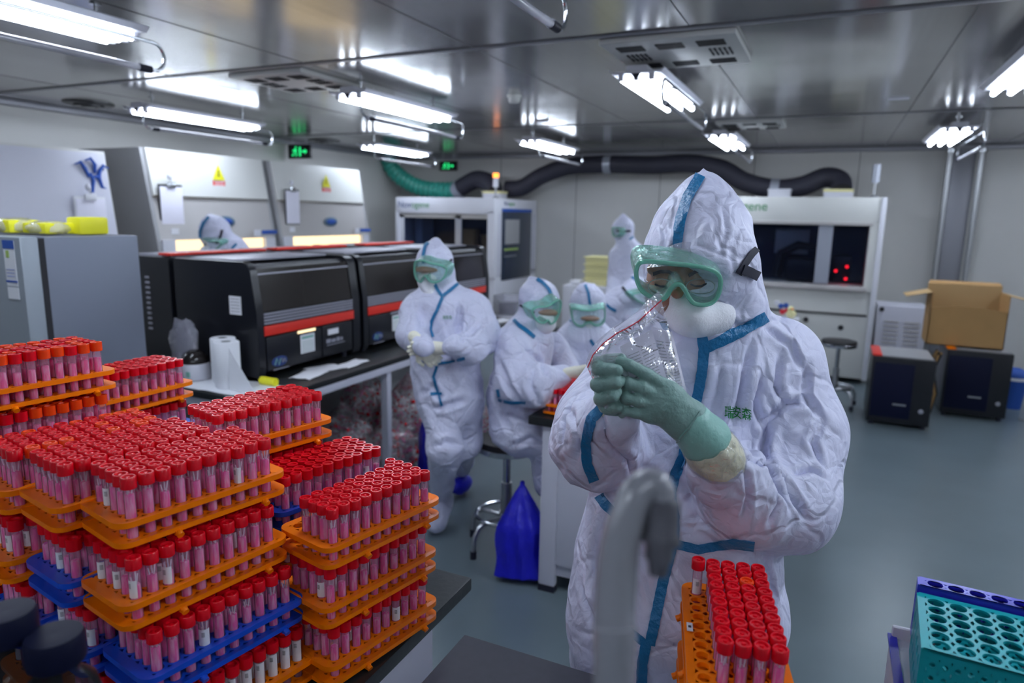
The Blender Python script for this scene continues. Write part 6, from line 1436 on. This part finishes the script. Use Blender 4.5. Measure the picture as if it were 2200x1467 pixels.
# ---- seated worker facing the camera
P_, Q_ = px(4.20)
s2 = [('e', P_(1263, 652), (Q_(38), .10, Q_(44)), [hR, hF, Zv], .03), cap_(P_(1261, 640), P_(1259, 613), Q_(28), Q_(5), .04), cap_(P_(1260, 690), P_(1255, 730), Q_(34), Q_(44), .03),
 cap_(P_(1225, 735), P_(1290, 735), Q_(34), Q_(34), .05), cap_(P_(1255, 745), P_(1255, 840), Q_(62), Q_(60), .05, hF, 1.5), cap_(P_(1255, 840), P_(1255, 930), Q_(60), Q_(62), .05, hF, 1.2),
 cap_(P_(1218, 742), P_(1205, 800, 4.08), Q_(30), Q_(28), .04), cap_(P_(1205, 800, 4.08), P_(1235, 820, 3.88), Q_(28), Q_(18), .04), cap_(P_(1296, 742), P_(1306, 800, 4.08), Q_(30), Q_(28), .04), cap_(P_(1306, 800, 4.08), P_(1275, 820, 3.88), Q_(28), Q_(18), .04),
 cap_(P_(1240, 925, 4.18), P_(1232, 925, 3.83), Q_(36), Q_(30), .05), cap_(P_(1232, 925, 3.83), P_(1232, 1040, 3.88), Q_(28), Q_(22), .04)]
gc = [(1229, 672), (1234, 666), (1265, 667), (1294, 664), (1300, 672), (1299, 692), (1290, 700), (1278, 699), (1270, 693), (1262, 693), (1252, 701), (1240, 700), (1232, 692)]
worker('person in white coverall seated facing the camera in tinted goggles, behind the clear bag', tuple(list(atz(1255, 1010, 0)[:2])+[0]), s2, .010,
  P_(1265, 682, 4.04), -hF-Zv*.35, gc, [([(1257, 612), (1264, 630), (1267, 650), (1271, 668)], 6), ([(1268, 730), (1276, 742)], 6), ([(1228, 664), (1224, 680), (1227, 692)], 5)],
  hands=[(hand_at(P_(1245, 825, 3.83), hR*.5-hF*.6-Zv*.2, hR*.7, curl=.3), 'cream', .006)], strap=[([(1300, 670), (1306, 668)], 4)], skinc=[('e', P_(1268, 684, 4.10), (.06, .04, .016), [hR, hF, Zv], .01)],
  maskp=[('e', P_(1264, 702, 4.14), (.06, .055, .055), [hR, hF, Zv], .02)], seed=12.0, folds=[([(1225, 760), (1240, 800), (1230, 830)], .012, .02), ([(1215, 740), (1225, 780), (1215, 810)], .012, .016)])
# ---- worker bending, partly behind the seated one
P_, Q_ = px(5.30)
s3 = [('e', P_(1368, 628), (Q_(33), .10, Q_(32)), [hR, hF, Zv], .03), cap_(P_(1366, 615), P_(1362, 596), Q_(24), Q_(6), .04), cap_(P_(1350, 640), P_(1330, 665, 5.40), Q_(30), Q_(42), .04),
 cap_(P_(1335, 670, 5.40), P_(1330, 760, 5.45), Q_(52), Q_(52), .05, hF, 1.3), cap_(P_(1330, 760, 5.45), P_(1330, 860, 5.45), Q_(50), Q_(50), .05), cap_(P_(1370, 690, 5.25), P_(1395, 740, 5.15), Q_(24), Q_(18), .04), cap_(P_(1330, 860, 5.45), np.array([*atz(1330, 905, 0)[:2], .08]), Q_(44), Q_(30), .05)]
worker('person in white coverall bending between the seated worker and the main worker', tuple(list(atz(1330, 905, 0)[:2])+[0]), s3, .011, P_(1392, 636, 5.17), -hF*.5+hR*.85-Zv*.3,
  [(1378, 640), (1392, 628), (1404, 628), (1408, 640), (1402, 652), (1388, 654), (1380, 650)], [([(1352, 593), (1362, 598), (1370, 606)], 5), ([(1300, 652), (1312, 662), (1324, 668)], 6)], strap=[([(1338, 618), (1350, 632), (1362, 644)], 5)], seed=15.0)
# ---- standing worker, far
P_, Q_ = px(6.9); fl = atz(1342, 800, 0)
s4 = [('e', P_(1339, 492), (Q_(24), .10, Q_(27)), [hR, hF, Zv], .03), cap_(P_(1339, 482), P_(1339, 464), Q_(18), Q_(6), .04), cap_(P_(1342, 515), P_(1348, 540), Q_(20), Q_(28), .03),
 cap_(P_(1330, 548), P_(1372, 546), Q_(20), Q_(20), .05), cap_(P_(1350, 560), P_(1350, 625), Q_(36), Q_(34), .05, hF, 1.4), cap_(P_(1350, 625), P_(1350, 690), Q_(36), Q_(36), .05, hF, 1.3),
 cap_(P_(1326, 552), P_(1322, 600), Q_(18), Q_(16), .04), cap_(P_(1322, 600), P_(1312, 632, 6.7), Q_(16), Q_(11), .04), cap_(P_(1376, 552), P_(1382, 610), Q_(18), Q_(16), .04)]
hz = P_(1350, 690)
for s in (-.09, .09): s4 += [cap_(hz+hR*s, np.array([hz[0], hz[1], .45])+hR*s, .11, .085, .04), cap_(np.array([hz[0], hz[1], .45])+hR*s, np.array([hz[0], hz[1], .08])+hR*s, .085, .07, .03), cap_(np.array([hz[0], hz[1], .05])+hR*s, np.array([hz[0], hz[1], .05])+hR*s-hF*.14, .05, .045, .03)]
worker('person in white coverall standing far back in profile, by the pale yellow trays', (float(hz[0]), float(hz[1]), 0), s4, .012, P_(1322, 496, 6.78), -hF*.4-hR*.9, [(1313, 492), (1318, 488), (1328, 490), (1330, 500), (1324, 508), (1316, 506)],
  [([(1352, 515), (1364, 505)], 4)], hands=[(hand_at(P_(1308, 640, 6.65), hR*-.4-Zv*.8, hR*.6, curl=.4), 'mask', .008)], strap=[([(1325, 495), (1340, 497), (1354, 496)], 5)], seed=20.0)
# ---- worker bowed at the safety cabinet
P_, Q_ = px(5.50); fl = P_(480, 545)
s5 = [('e', P_(462, 500), (Q_(33), .10, Q_(38)), [hR, hF, Zv], .03), cap_(P_(458, 488), P_(450, 466), Q_(24), Q_(5), .04), cap_(P_(475, 520), P_(492, 540), Q_(26), Q_(34), .03), cap_(P_(492, 548), P_(496, 640), Q_(44), Q_(44), .05, hF, 1.2),
 cap_(P_(496, 640), P_(496, 760), Q_(42), Q_(44), .05)]
hz = P_(496, 740)
for s in (-.08, .08): s5 += [cap_(hz+hR*s, np.array([hz[0], hz[1], .1])+hR*s, .10, .07, .04), cap_(np.array([hz[0], hz[1], .05])+hR*s, np.array([hz[0], hz[1], .05])+hR*s-hF*.12, .05, .045, .03)]
worker('person in white coverall bowed at the lit safety cabinet behind the black machines', (float(hz[0]), float(hz[1]), 0), s5, .011, P_(446, 524, 5.38), -hF*.75-hR*.55-Zv*.35, [(426, 520), (432, 514), (448, 518), (462, 522), (466, 530), (458, 538), (446, 536), (436, 530)],
  [([(449, 466), (438, 480), (431, 497), (431, 515)], 6), ([(498, 534), (508, 524)], 5)], strap=[([(466, 524), (475, 508), (477, 494)], 5)], maskp=[('e', P_(446, 540, 5.45), (.055, .06, .05), [hR, hF, Zv], .02)], seed=25.45)
